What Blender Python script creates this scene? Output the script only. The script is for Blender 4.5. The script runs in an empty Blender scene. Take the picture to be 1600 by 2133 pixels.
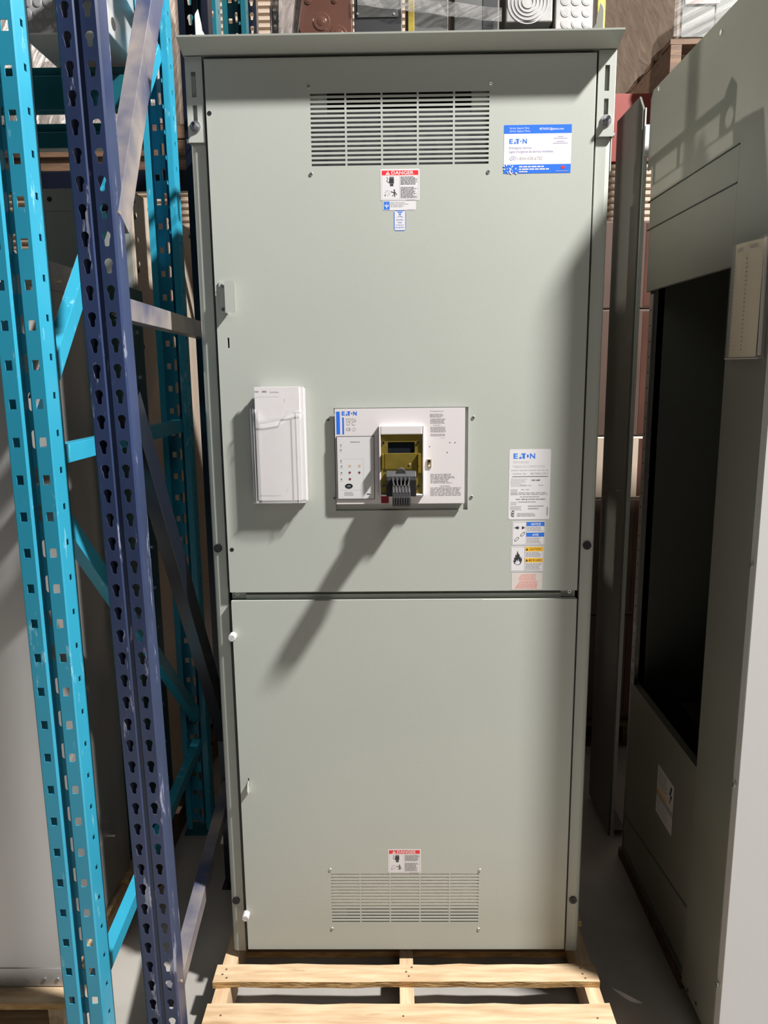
import bpy, bmesh, math, random
from mathutils import Vector, Matrix
random.seed(7)
SC = bpy.context.scene
COL = SC.collection

# ------------------------------------------------------------------ camera
CAM_YAW, CAM_PITCH, CAM_ROLL = .0143, .1861, -.0109
CAM_LOC = Vector((-.0189, -1.863, 1.7229)); FPX = 1600.
Mz = Matrix.Rotation(CAM_YAW, 3, 'Z') @ Matrix.Rotation(-CAM_PITCH, 3, 'X')
_r, _u, _f = Mz @ Vector((1, 0, 0)), Mz @ Vector((0, 0, 1)), Mz @ Vector((0, 1, 0))
_c, _s = math.cos(CAM_ROLL), math.sin(CAM_ROLL)
RIGHT, UP, FWD = _c*_r + _s*_u, -_s*_r + _c*_u, _f
cam = bpy.data.cameras.new('camera'); camo = bpy.data.objects.new('camera', cam); COL.objects.link(camo)
cam.sensor_fit = 'VERTICAL'; cam.sensor_height = 36.; cam.sensor_width = 27.
cam.lens = FPX/2133.*36.; cam.clip_start = .02
mw = Matrix((RIGHT, UP, -FWD)).transposed().to_4x4(); mw.translation = CAM_LOC
camo.matrix_world = mw
SC.camera = camo

def _ray(px, py):
    return RIGHT*((px-800)/FPX) + UP*(-(py-1066.5)/FPX) + FWD
def onY(px, py, Y):
    d = _ray(px, py); return CAM_LOC + d*((Y-CAM_LOC.y)/d.y)
def onX(px, py, X):
    d = _ray(px, py); return CAM_LOC + d*((X-CAM_LOC.x)/d.x)

# ------------------------------------------------------------------ world, lights, exposure
SC.view_settings.view_transform = 'Standard'; SC.view_settings.look = 'None'
SC.view_settings.gamma = 1; SC.view_settings.use_curve_mapping = False
SC.view_settings.exposure = 0.0
W = bpy.data.worlds.new('world'); SC.world = W; W.use_nodes = True
bgn = W.node_tree.nodes['Background']; bgn.inputs[0].default_value = (1, .97, .92, 1); bgn.inputs[1].default_value = .012

def lamp(name, loc, target, energy, size, color=(1, .98, .955), sy=None):
    l = bpy.data.lights.new(name, 'AREA'); l.energy = energy; l.color = color
    l.size = size
    if sy: l.shape = 'RECTANGLE'; l.size_y = sy
    else: l.shape = 'DISK'
    o = bpy.data.objects.new(name, l); COL.objects.link(o); o.location = loc
    o.rotation_euler = (Vector(target)-Vector(loc)).to_track_quat('-Z', 'Y').to_euler()
    return o
lamp('bay_and_fill_lamp', (2.8, -1.35, 5.6), (0, 0, 1.2), 860, .28)
lamp('bay_and_fill_lamp', (2.5, 5.5, 6.5), (-.5, 2.5, 1), 200, .6, (1, .90, .80))
lamp('bay_and_fill_lamp', (-5.5, 1.0, 6.14), (.3, .6, 2.2), 330, .16, (1, .92, .84))
lamp('bay_and_fill_lamp', (1.3, -5.5, 5.5), (0, 0, 1.2), 36, 1.6)  # added fill lamp behind the camera, standing for unseen bay lamps

# ------------------------------------------------------------------ materials
MATS = {}
def mat(name, col, rough=.5, metal=0., var=0., vscale=8., vstretch=(1, 1, 1), bump=0., bscale=60., alpha=1., spec=.5, trans=0., col2=None, coat=0., cr=(.35, .65)):
    m = bpy.data.materials.new(name); m.use_nodes = True; MATS[name] = m
    nt = m.node_tree; p = nt.nodes['Principled BSDF']
    p.inputs['Base Color'].default_value = (*col, 1); p.inputs['Roughness'].default_value = rough
    p.inputs['Metallic'].default_value = metal; p.inputs['Alpha'].default_value = alpha
    p.inputs['Specular IOR Level'].default_value = spec; p.inputs['Transmission Weight'].default_value = trans
    p.inputs['Coat Weight'].default_value = coat
    m.diffuse_color = (*col, 1)
    tc = nt.nodes.new('ShaderNodeTexCoord')
    if var or col2:
        mp = nt.nodes.new('ShaderNodeMapping'); mp.inputs['Scale'].default_value = vstretch
        nt.links.new(tc.outputs['Object'], mp.inputs[0])
        n = nt.nodes.new('ShaderNodeTexNoise'); n.inputs['Scale'].default_value = vscale; n.inputs['Detail'].default_value = 6
        nt.links.new(mp.outputs[0], n.inputs['Vector'])
        r = nt.nodes.new('ShaderNodeValToRGB')
        a = col; b = col2 or tuple(min(1, c*(1+var)) for c in col)
        if not col2: a = tuple(c*(1-var) for c in col)
        r.color_ramp.elements[0].position = cr[0]; r.color_ramp.elements[1].position = cr[1]
        r.color_ramp.elements[0].color = (*a, 1); r.color_ramp.elements[1].color = (*b, 1)
        nt.links.new(n.outputs[0], r.inputs[0]); nt.links.new(r.outputs[0], p.inputs['Base Color'])
    if bump:
        n2 = nt.nodes.new('ShaderNodeTexNoise'); n2.inputs['Scale'].default_value = bscale; n2.inputs['Detail'].default_value = 3
        mp2 = nt.nodes.new('ShaderNodeMapping'); mp2.inputs['Scale'].default_value = vstretch
        nt.links.new(tc.outputs['Object'], mp2.inputs[0]); nt.links.new(mp2.outputs[0], n2.inputs['Vector'])
        bn = nt.nodes.new('ShaderNodeBump'); bn.inputs['Strength'].default_value = bump; bn.inputs['Distance'].default_value = .004
        nt.links.new(n2.outputs[0], bn.inputs['Height']); nt.links.new(bn.outputs[0], p.inputs['Normal'])
    return m
def scratches(m, scol, scale=30., thr=.63, stretch=(1, 1, .12), strength=.8):
    """worn paint: thin pale scratches and chips"""
    nt = m.node_tree; p = nt.nodes['Principled BSDF']
    src = p.inputs['Base Color'].links[0].from_socket if p.inputs['Base Color'].links else None
    base = tuple(p.inputs['Base Color'].default_value)
    tc = nt.nodes.new('ShaderNodeTexCoord'); mp = nt.nodes.new('ShaderNodeMapping'); mp.inputs['Scale'].default_value = stretch
    mp.inputs['Rotation'].default_value = (.1, .25, .0)
    nt.links.new(tc.outputs['Object'], mp.inputs[0])
    n = nt.nodes.new('ShaderNodeTexNoise'); n.inputs['Scale'].default_value = scale; n.inputs['Detail'].default_value = 8; n.inputs['Roughness'].default_value = .7
    nt.links.new(mp.outputs[0], n.inputs['Vector'])
    r = nt.nodes.new('ShaderNodeValToRGB'); r.color_ramp.elements[0].position = thr; r.color_ramp.elements[1].position = thr+.03
    r.color_ramp.elements[1].color = (strength, strength, strength, 1)
    nt.links.new(n.outputs[0], r.inputs[0])
    mx = nt.nodes.new('ShaderNodeMix'); mx.data_type = 'RGBA'
    nt.links.new(r.outputs[0], mx.inputs[0])
    if src: nt.links.new(src, mx.inputs[6])
    else: mx.inputs[6].default_value = base
    mx.inputs[7].default_value = (*scol, 1)
    nt.links.new(mx.outputs[2], p.inputs['Base Color'])

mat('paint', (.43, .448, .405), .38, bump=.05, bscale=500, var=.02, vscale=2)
mat('paint_shaded', (.10, .103, .09), .42, bump=.05, bscale=500)  # same grey paint darkened, shade put into the colour
mat('paint_side', (.20, .203, .172), .40, bump=.06, bscale=300, var=.06, vscale=3)  # side paint darkened in place of the shade in the gap
mat('paint_pale', (.56, .55, .54), .38, bump=.03, bscale=400)
mat('galv_inner', (.42, .42, .46), .35, .75, var=.15, vscale=30)
mat('black', (.006, .006, .007), .6)
mat('rubber', (.012, .012, .012), .45)
mat('chrome', (.75, .75, .76), .18, 1.)
mat('zinc', (.62, .63, .65), .3, .9, var=.15, vscale=60)
mat('zinc_yellow', (.75, .60, .38), .35, .8)
mat('brass', (.46, .35, .07), .3, .75, var=.15, vscale=25)
mat('white_plastic', (.66, .625, .625), .35)
mat('trip_face', (.62, .62, .62), .3)
mat('label_white', (.69, .67, .68), .4)
mat('label_clear', (.62, .57, .53), .35)
mat('ink_grey', (.33, .32, .33), .5)
mat('ink_light', (.50, .49, .50), .5)
mat('ink_black', (.03, .03, .035), .5)
mat('ink_purple', (.36, .33, .58), .5)
mat('blue', (.02, .15, .75), .4)
mat('blue2', (.03, .17, .68), .4)
mat('red', (.72, .03, .04), .4)
mat('red_text', (.72, .28, .24), .5)
mat('dark_red', (.22, .01, .02), .35)
mat('amber', (.75, .42, .12), .35)
mat('yellow_label', (.90, .50, .03), .4)
mat('handle_grey', (.055, .055, .058), .38, var=.15, vscale=40)
mat('handle_dark', (.012, .012, .014), .4)
mat('lcd', (.012, .016, .02), .12)
mat('paper', (.68, .65, .655), .6, bump=.15, bscale=20)
mat('paper_back', (.62, .60, .60), .6)
mat('pocket', (.85, .84, .84), .12, alpha=.28)
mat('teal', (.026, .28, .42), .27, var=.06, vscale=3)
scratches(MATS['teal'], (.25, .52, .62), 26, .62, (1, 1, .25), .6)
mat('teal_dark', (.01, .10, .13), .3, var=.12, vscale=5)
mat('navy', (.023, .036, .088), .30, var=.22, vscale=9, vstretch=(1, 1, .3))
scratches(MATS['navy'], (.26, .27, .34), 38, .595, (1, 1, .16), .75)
mat('navy_beige', (.045, .055, .11), .38, col2=(.25, .215, .19), vscale=5, vstretch=(1, 1, 1), cr=(.38, .62))  # beige patches: dust, plus warm reflected light put into the colour
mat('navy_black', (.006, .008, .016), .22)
mat('galv', (.36, .345, .33), .36, .45, var=.22, vscale=3.5, vstretch=(1, 1, .35), bump=.05, bscale=12)
scratches(MATS['galv'], (.62, .61, .59), 9, .60, (1, .5, .9), .45)
mat('galv_pale', (.55, .545, .54), .36, .55, var=.07, vscale=3, vstretch=(1, 1, .35))
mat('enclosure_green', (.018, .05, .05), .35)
mat('enclosure_grey', (.24, .25, .235), .4, var=.04, vscale=4)
mat('sheet_tan', (.46, .37, .29), .45, .15, var=.12, vscale=5, vstretch=(1, 1, .2))
mat('wood', (.42, .285, .16), .65, col2=(.58, .43, .275), vscale=7, vstretch=(1, 9, 9), bump=.35, bscale=22)
scratches(MATS['wood'], (.33, .19, .09), 6, .60, (.5, 6, 6), .55)
mat('wood_y', (.46, .31, .18), .65, col2=(.62, .45, .29), vscale=7, vstretch=(9, 1, 9), bump=.35, bscale=22)
mat('wood_end', (.36, .19, .06), .75, col2=(.60, .38, .16), vscale=20, vstretch=(1, 3, 5), bump=.6, bscale=40)
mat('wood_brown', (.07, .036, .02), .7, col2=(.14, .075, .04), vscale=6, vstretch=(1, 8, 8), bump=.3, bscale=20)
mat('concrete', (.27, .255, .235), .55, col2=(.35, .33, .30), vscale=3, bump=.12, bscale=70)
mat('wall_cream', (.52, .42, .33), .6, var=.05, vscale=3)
mat('cardboard', (.06, .032, .022), .7, var=.12, vscale=5)  # darkened: shade of the gap put into the carton colour
mat('carton_brown', (.075, .034, .025), .22, var=.1, vscale=4)
mat('carton_grey', (.075, .075, .072), .35, var=.1, vscale=4)
mat('carton_black', (.022, .022, .024), .35)
mat('strap_yellow', (.85, .55, .04), .45)
mat('rack_red', (.17, .016, .008), .6, var=.05)
mat('chart', (.72, .60, .44), .55, var=.05, vscale=8)
mat('chart_clear', (.75, .72, .68), .1, alpha=.07)
mat('chart_rim', (.66, .60, .54), .15, alpha=.6)
mat('pink_label', (.75, .58, .56), .5)
mat('knockout', (.30, .29, .28), .35, .35, var=.22, vscale=9, bump=.1, bscale=20)
# stretch film: milky clear sheet with long creases
def film(name, rot, dens=.5, col=(.72, .62, .54)):
    m = mat(name, col, .22, alpha=1)
    nt = m.node_tree; p = nt.nodes['Principled BSDF']
    tc = nt.nodes.new('ShaderNodeTexCoord'); mp = nt.nodes.new('ShaderNodeMapping')
    mp.vector_type = 'TEXTURE'
    mp.inputs['Rotation'].default_value = rot; mp.inputs['Scale'].default_value = (1, 1, .045)
    nt.links.new(tc.outputs['Object'], mp.inputs[0])
    mp.inputs['Scale'].default_value = (.03, .03, 1.)
    n = nt.nodes.new('ShaderNodeTexNoise'); n.inputs['Scale'].default_value = 1.6; n.inputs['Detail'].default_value = 7; n.inputs['Roughness'].default_value = .65
    nt.links.new(mp.outputs[0], n.inputs['Vector'])
    r = nt.nodes.new('ShaderNodeValToRGB'); r.color_ramp.elements[0].position = .38; r.color_ramp.elements[1].position = .68
    a = dens; r.color_ramp.elements[0].color = (a*.75, a*.75, a*.75, 1); r.color_ramp.elements[1].color = (min(1, a+.5),)*3 + (1,)
    nt.links.new(n.outputs[0], r.inputs[0]); nt.links.new(r.outputs[0], p.inputs['Alpha'])
    bn = nt.nodes.new('ShaderNodeBump'); bn.inputs['Strength'].default_value = .9; bn.inputs['Distance'].default_value = .02
    nt.links.new(n.outputs[0], bn.inputs['Height']); nt.links.new(bn.outputs[0], p.inputs['Normal'])
    return m
film('film', (math.radians(-42), 0, 0), .72, (.46, .37, .30))
film('film_grey', (0, math.radians(65), 0), .10, (.3, .29, .28))
film('film_drape', (0, math.radians(28), 0), .5, (.26, .22, .20))

# ------------------------------------------------------------------ mesh builder
class MB:
    def __init__(s): s.v = []; s.f = []; s.m = []; s.mats = []
    def mi(s, m):
        if m not in s.mats: s.mats.append(m)
        return s.mats.index(m)
    def add(s, vs, fs, m):
        o = len(s.v); s.v += [tuple(v) for v in vs]; i = s.mi(m)
        for f in fs: s.f.append(tuple(o+k for k in f)); s.m.append(i)
        return s
    def box(s, x0, x1, y0, y1, z0, z1, m):
        vs = [(x, y, z) for x in (x0, x1) for y in (y0, y1) for z in (z0, z1)]
        return s.add(vs, [(0, 1, 3, 2), (4, 6, 7, 5), (0, 4, 5, 1), (2, 3, 7, 6), (0, 2, 6, 4), (1, 5, 7, 3)], m)
    def cyl(s, p0, p1, r, m, n=16, r1=None):
        p0, p1 = Vector(p0), Vector(p1); r1 = r if r1 is None else r1
        d = (p1-p0).normalized(); a = d.orthogonal().normalized(); b = d.cross(a)
        vs = []
        for p, q in ((p0, r), (p1, r1)):
            for k in range(n):
                t = 2*math.pi*k/n; vs.append(p + (a*math.cos(t)+b*math.sin(t))*q)
        fs = [(k, (k+1) % n, n+(k+1) % n, n+k) for k in range(n)] + [tuple(range(n-1, -1, -1)), tuple(range(n, 2*n))]
        return s.add(vs, fs, m)
    def hexa(s, p0, p1, r, m): return s.cyl(p0, p1, r, m, 6)
    def tube(s, pts, w, h, m, wide=(1, 0, 0)):
        """rectangular bar along a path: w along `wide`, h across"""
        wide = Vector(wide)
        P = [Vector(p) for p in pts]; rings = []
        for i, p in enumerate(P):
            d = (P[min(i+1, len(P)-1)]-P[max(i-1, 0)]).normalized(); n = d.cross(wide).normalized()
            rings.append([p+wide*w/2+n*h/2, p-wide*w/2+n*h/2, p-wide*w/2-n*h/2, p+wide*w/2-n*h/2])
        vs = [v for r_ in rings for v in r_]; fs = []
        for i in range(len(P)-1):
            for k in range(4): fs.append((4*i+k, 4*i+(k+1) % 4, 4*i+4+(k+1) % 4, 4*i+4+k))
        fs += [(3, 2, 1, 0), tuple(4*(len(P)-1)+k for k in range(4))]
        return s.add(vs, fs, m)
    def prism(s, poly, axis, a0, a1, m):
        """poly in the other two axes (in x,y,z order), extruded along axis"""
        def P(p, a):
            if axis == 'x': return (a, p[0], p[1])
            if axis == 'y': return (p[0], a, p[1])
            return (p[0], p[1], a)
        n = len(poly); vs = [P(p, a0) for p in poly]+[P(p, a1) for p in poly]
        return s.add(vs, [tuple(range(n)), tuple(range(2*n-1, n-1, -1))]+[(k, n+k, n+(k+1) % n, (k+1) % n) for k in range(n)], m)
    def sheet(s, fn, u0, u1, v0, v1, holes, m, tol=1e-6):
        us = sorted({u0, u1, *[a for h in holes for a in (h[0], h[1]) if u0 < a < u1]})
        vs_ = sorted({v0, v1, *[a for h in holes for a in (h[2], h[3]) if v0 < a < v1]})
        base = len(s.v); nu = len(us); mi = s.mi(m)
        for v in vs_:
            for u in us: s.v.append(tuple(fn(u, v)))
        for j in range(len(vs_)-1):
            for i in range(nu-1):
                cu, cv = (us[i]+us[i+1])/2, (vs_[j]+vs_[j+1])/2
                if any(h[0] < cu < h[1] and h[2] < cv < h[3] for h in holes): continue
                a = base+j*nu+i; s.f.append((a, a+1, a+nu+1, a+nu)); s.m.append(mi)
        return s
    def holestrip(s, fn, u0, u1, v0, pitch, n, hole, m, hc=None):
        """strip of n cells, each pierced by the polygon `hole` (star shaped about its origin)"""
        w = u1-u0; cu = u0+w/2 if hc is None else hc
        def ext(t):
            dx, dy = math.cos(t), math.sin(t); k = 1e9
            if dx > 1e-9: k = min(k, (u1-cu)/dx)
            if dx < -1e-9: k = min(k, (u0-cu)/dx)
            if dy > 1e-9: k = min(k, pitch/2/dy)
            if dy < -1e-9: k = min(k, -pitch/2/dy)
            return k
        angs = sorted({round(math.atan2(q[1], q[0]) % (2*math.pi), 6) for q in hole} |
                      {round(math.atan2(b, a) % (2*math.pi), 6) for a in (u1-cu, u0-cu) for b in (pitch/2, -pitch/2)})
        def hr(t):
            dx, dy = math.cos(t), math.sin(t); best = 1e9
            for i in range(len(hole)):
                (ax, ay), (bx, by) = hole[i], hole[(i+1) % len(hole)]
                ex, ey = bx-ax, by-ay; den = dx*ey-dy*ex
                if abs(den) < 1e-12: continue
                k = (ax*ey-ay*ex)/den; q = (ax*dy-ay*dx)/den
                if k > 0 and -1e-6 <= q <= 1+1e-6: best = min(best, k)
            return best
        O = [(cu+math.cos(t)*ext(t), math.sin(t)*ext(t)) for t in angs]
        I = [(cu+math.cos(t)*hr(t), math.sin(t)*hr(t)) for t in angs]; N = len(angs)
        for c in range(n):
            vc = v0+pitch*(c+.5)
            vs = [fn(a, vc+b) for a, b in O]+[fn(a, vc+b) for a, b in I]
            s.add(vs, [(k, (k+1) % N, N+(k+1) % N, N+k) for k in range(N)], m)
        return s
    def build(s, name, parent=None, bevel=0, solid=0, smooth=False, merge=False, loc=None, seg=2):
        me = bpy.data.meshes.new(name); 
        off = Vector(loc) if loc else Vector((0, 0, 0))
        me.from_pydata([tuple(Vector(v)-off) for v in s.v], [], s.f)
        for m in s.mats: me.materials.append(MATS[m])
        for p, i in zip(me.polygons, s.m): p.material_index = i
        bm = bmesh.new(); bm.from_mesh(me)
        if merge: bmesh.ops.remove_doubles(bm, verts=bm.verts, dist=2e-5)
        if not solid: bmesh.ops.recalc_face_normals(bm, faces=bm.faces)
        if smooth:
            for f in bm.faces: f.smooth = True
        bm.to_mesh(me); bm.free()
        o = bpy.data.objects.new(name, me); COL.objects.link(o); o.location = off
        if parent is not None:
            o.parent = parent
            po = Vector((0, 0, 0)); q = parent
            while q is not None: po += q.location; q = q.parent
            o.location = off-po
        if solid:
            md = o.modifiers.new('s', 'SOLIDIFY'); md.thickness = abs(solid); md.offset = 1 if solid < 0 else -1
        if bevel:
            md = o.modifiers.new('b', 'BEVEL'); md.width = bevel; md.segments = seg; md.limit_method = 'ANGLE'; md.angle_limit = math.radians(40)
        if smooth:
            md = o.modifiers.new('w', 'EDGE_SPLIT'); md.split_angle = math.radians(35)
        return o

def tag(o, label=None, cat=None, group=None, kind=None):
    if label: o['label'] = label
    if cat: o['category'] = cat
    if group: o['group'] = group
    if kind: o['kind'] = kind
    return o
def empty(name, loc, label, cat, group=None):
    o = bpy.data.objects.new(name, None); COL.objects.link(o); o.location = loc; o.empty_display_size = .1
    return tag(o, label, cat, group)
def copy_tree(o, parent=None):
    c = o.copy(); COL.objects.link(c)
    if parent is not None: c.parent = parent
    for ch in [q for q in bpy.data.objects if q.parent == o]: copy_tree(ch, c)
    return c

# text as mesh outlines on a plane y = const (facing -y)
_fonts = {}
def glyphs(txt, bold=0.):
    key = (txt, bold)
    if key in _fonts: return _fonts[key]
    cu = bpy.data.curves.new('t', 'FONT'); cu.body = txt; cu.size = 1; cu.resolution_u = 2; cu.offset = bold; cu.fill_mode = 'FRONT'
    o = bpy.data.objects.new('t', cu); COL.objects.link(o)
    dg = bpy.context.evaluated_depsgraph_get(); dg.update()
    me = bpy.data.meshes.new_from_object(o.evaluated_get(dg))
    vs = [(v.co.x, v.co.y) for v in me.vertices]; fs = [tuple(p.vertices) for p in me.polygons]
    bpy.data.objects.remove(o); bpy.data.curves.remove(cu); bpy.data.meshes.remove(me)
    x0 = min(v[0] for v in vs); x1 = max(v[0] for v in vs); y0 = min(v[1] for v in vs); y1 = max(v[1] for v in vs)
    vs = [((a-x0)/(x1-x0), (b-y0)/(y1-y0)) for a, b in vs]
    _fonts[key] = (vs, fs); return _fonts[key]

class Print(MB):
    """flat print placed by plane coordinates; fn(u, v, lift) -> point; u right, v up"""
    def __init__(s, fn): super().__init__(); s.fn = fn; s.k = 0
    def L(s): s.k += 1; return s.k*1.2e-5
    def rect(s, u0, u1, v0, v1, m, lift=None):
        l = s.L() if lift is None else lift
        return s.add([s.fn(u0, v0, l), s.fn(u1, v0, l), s.fn(u1, v1, l), s.fn(u0, v1, l)], [(0, 1, 2, 3)], m)
    def poly(s, pts, m):
        l = s.L(); return s.add([s.fn(a, b, l) for a, b in pts], [tuple(range(len(pts)))], m)
    def disc(s, u, v, r, m, n=14, ry=None):
        ry = ry or r; return s.poly([(u+r*math.cos(2*math.pi*k/n), v+ry*math.sin(2*math.pi*k/n)) for k in range(n)], m)
    def ring(s, u, v, r, w, m, n=18, a0=0, a1=360):
        l = s.L(); vs = []; N = n
        for k in range(N+1):
            t = math.radians(a0+(a1-a0)*k/N)
            vs += [s.fn(u+r*math.cos(t), v+r*math.sin(t), l), s.fn(u+(r-w)*math.cos(t), v+(r-w)*math.sin(t), l)]
        return s.add(vs, [(2*k, 2*k+1, 2*k+3, 2*k+2) for k in range(N)], m)
    def line(s, a, b, w, m):
        d = Vector((b[0]-a[0], b[1]-a[1])); n = Vector((-d.y, d.x)).normalized()*w/2
        return s.poly([(a[0]+n.x, a[1]+n.y), (a[0]-n.x, a[1]-n.y), (b[0]-n.x, b[1]-n.y), (b[0]+n.x, b[1]+n.y)], m)
    def text(s, txt, u0, u1, v0, v1, m, bold=0., slant=0.):
        vs, fs = glyphs(txt, bold); l = s.L()
        return s.add([s.fn(u0+(u1-u0)*a+slant*b*(v1-v0), v0+(v1-v0)*b, l) for a, b in vs], fs, m)
    def micro(s, u0, u1, v0, v1, rows, m, fill=.45, rag=.25):
        """print too small to read: rows of broken grey strokes"""
        p = (v1-v0)/rows
        for r in range(rows):
            v = v1-p*(r+.5); e = u1-(u1-u0)*rag*random.random(); u = u0
            while u < e-1e-6:
                w = (u1-u0)*random.uniform(.06, .22); s.rect(u, min(e, u+w), v-p*fill/2, v+p*fill/2, m, s.k*1.2e-5+1.2e-5); u += w+(u1-u0)*.025
        s.k += 1
        return s
    def logo(s, u0, u1, v0, v1, m, bg):
        w = u1-u0; h = v1-v0; b = .03
        s.text('E', u0, u0+.20*w, v0, v1, m, b)
        s.poly([(u0+.245*w, v0), (u0+.385*w, v0), (u0+.372*w, v0+.34*h), (u0+.285*w, v0+.34*h)], m)
        s.poly([(u0+.305*w, v0+.46*h), (u0+.345*w, v0+.46*h), (u0+.325*w, v0+.72*h)], m)
        s.poly([(u0+.36*w, v1), (u0+.58*w, v1), (u0+.56*w, v1-.22*h), (u0+.52*w, v1-.22*h), (u0+.53*w, v0), (u0+.42*w, v0), (u0+.42*w, v1-.22*h), (u0+.36*w, v1-.22*h)], m)
        s.disc(u0+.66*w, v0+.5*h, .045*w, m)
        s.text('N', u0+.76*w, u1, v0, v1, m, b)
        return s

def yplane(Y):     # face of a door: pixel-free plane coordinates (x, z)
    return lambda u, v, l: (u, Y-l, v)

# ------------------------------------------------------------------ the setting
o = MB().box(-6, 6, -4, 6, -.1, 0, 'concrete').build('floor'); tag(o, 'grey concrete warehouse floor', kind='structure')
w = MB(); z = 0.; n = 0
zz = [0, 2.0]
pr = []
while z < 4.6:
    pr += [(3.60, z), (3.60, z+.018), (3.575, z+.024), (3.575, z+.036)]; z += .042
poly = pr+[(3.8, z), (3.8, 0)]
w.prism(poly, 'x', -6, 6, 'wall_cream')
o = w.build('wall_back'); tag(o, 'cream horizontally ribbed back wall', kind='structure')

# ------------------------------------------------------------------ wooden pallet
def board(mb, x0, x1, y0, y1, z0, z1, m, wob=.003, n=14, end='wood_end'):
    """board with slightly ragged long edges"""
    long_x = (x1-x0) > (y1-y0); vs = []; 
    for k in range(n+1):
        t = k/n; e = [random.uniform(-wob, wob) for _ in range(3)]
        if long_x:
            x = x0+(x1-x0)*t; vs += [(x, y0+e[0], z0), (x, y0+e[0]*.6, z1+e[2]*.2), (x, y1+e[1], z1+e[2]*.2), (x, y1+e[1], z0)]
        else:
            y = y0+(y1-y0)*t; vs += [(x0+e[0], y, z0), (x0+e[0], y, z1), (x1+e[1], y, z1), (x1+e[1], y, z0)]
    o = len(mb.v); mb.v += vs; 
    for k in range(n):
        for j in range(4):
            a = o+4*k+j; b = o+4*k+(j+1) % 4
            mb.f.append((a, b, b+4, a+4)); mb.m.append(mb.mi(end if j in (0, 2) and end else m))
    mb.f += [(o, o+1, o+2, o+3), (o+4*n+3, o+4*n+2, o+4*n+1, o+4*n)]; mb.m += [mb.mi(end or m)]*2
def pallet(name, label, x0, x1, y0, y1, ztop, decks, group=None, m='wood', my='wood_y', nails=True, zb=0., end='wood_end'):
    root = empty(name, ((x0+x1)/2, (y0+y1)/2, zb), label, 'pallet', group)
    T = .018; H = ztop-zb
    for (a, b) in decks:
        mb = MB(); board(mb, x0+random.uniform(-.004, .004), x1+random.uniform(-.004, .004), a, b, ztop-T, ztop, m, end=end)
        d = mb.build('deck_board', root)
        if nails:
            nb = MB()
            for sx in (x0+.03, (x0+x1)/2, x1-.035):
                for q in range(3):
                    px, py = sx+random.uniform(-.014, .014), a+(b-a)*(.25+.25*q)+random.uniform(-.005, .005)
                    nb.cyl((px, py, ztop-.002), (px, py, ztop+.0006), .0028, 'wood_brown', 8)
            tag(nb.build('nail', d), kind='stuff')
    for sx in (x0+.004, (x0+x1)/2-.019, x1-.042):
        mb = MB(); board(mb, sx, sx+.038, y0+.002, y1-.002, zb+T+.001, ztop-T-.001, my, .001, 10, None)
        mb.build('stringer', root)
    for a in (y0+.002, (y0+y1)/2-.05, y1-.102):
        mb = MB(); board(mb, x0, x1, a, a+.1, zb+.0005, zb+T, m, end=end); mb.build('bottom_board', root)
    return root
pallet('wooden_pallet', 'pale wooden pallet in the foreground under the tall closed switchboard cabinet', -.509, .515, -.43, .80, .125,
       [(-.43, -.335), (-.325, -.167), (-.096, -.035), (.13, .22), (.28, .34), (.38, .47), (.56, .65), (.71, .80)])

# ------------------------------------------------------------------ main switchboard cabinet
ZB = .13
sb = empty('switchboard_cabinet', (0, 0, ZB), 'tall closed grey-green switchboard cabinet with two doors and a breaker standing on the pale pallet', 'cabinet')
DEP = .80
b = MB()
b.box(-.478, -.474, .03, DEP, ZB, 2.40, 'paint').box(.474, .478, .03, DEP, ZB, 2.40, 'paint')
b.box(-.474, .474, DEP-.004, DEP, ZB, 2.40, 'paint').box(-.474, .474, .03, DEP, ZB, ZB+.004, 'paint_shaded').box(-.474, .474, .03, DEP, 2.402, 2.406, 'paint')
b.build('enclosure_shell', sb)
def vent_holes(x0, x1, z0, z1, rows, cols=5, open_=.42, mull=.0042):
    hs = []; p = (z1-z0)/rows; cw = (x1-x0-(cols-1)*mull)/cols
    for r in range(rows):
        za = z1-p*r
        for c in range(cols):
            xa = x0+c*(cw+mull); hs.append((xa, xa+cw, za-p*open_, za))
    return hs
FR = lambda Y: (lambda u, v: (u, Y, v))
ux0, ux1, uz0, uz1 = -.4365, .4365, 1.169, 2.402
brk = (-.164, .160, 1.376, 1.6275)
uh = vent_holes(-.2015, .2005, 2.170, 2.3275, 16, open_=.50)
slot = (-.4125, -.4085, 1.772, 1.796)
ud = MB().sheet(FR(0.), ux0, ux1, uz0, uz1, uh+[brk, slot], 'paint')
for a, c, d, e in ((ux0, ux1, uz0, uz0), (ux0, ux1, uz1, uz1)):
    ud.add([(a, 0, d), (c, 0, d), (c, .018, d), (a, .018, d)], [(0, 1, 2, 3)], 'paint')
for a in (ux0, ux1): ud.add([(a, 0, uz0), (a, 0, uz1), (a, .018, uz1), (a, .018, uz0)], [(0, 1, 2, 3)], 'paint')
updoor = ud.build('upper_door', sb, solid=.0016, merge=True, loc=(0, 0, uz0))
lx0, lx1, lz0, lz1 = -.4345, .4365, .143, 1.146
lh = vent_holes(-.200, .200, .221, .3755, 16, open_=.36)
slot2 = (-.4135, -.4105, .635, .659)
ld = MB().sheet(FR(-.001), lx0, lx1, lz0, lz1, lh+[slot2], 'paint')
for d in (lz0, lz1): ld.add([(lx0, -.001, d), (lx1, -.001, d), (lx1, .018, d), (lx0, .018, d)], [(0, 1, 2, 3)], 'paint')
for a in (lx0, lx1): ld.add([(a, -.001, lz0), (a, -.001, lz1), (a, .018, lz1), (a, .018, lz0)], [(0, 1, 2, 3)], 'paint')
lodoor = ld.build('lower_door', sb, solid=.0016, merge=True, loc=(0, 0, lz0))
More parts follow.
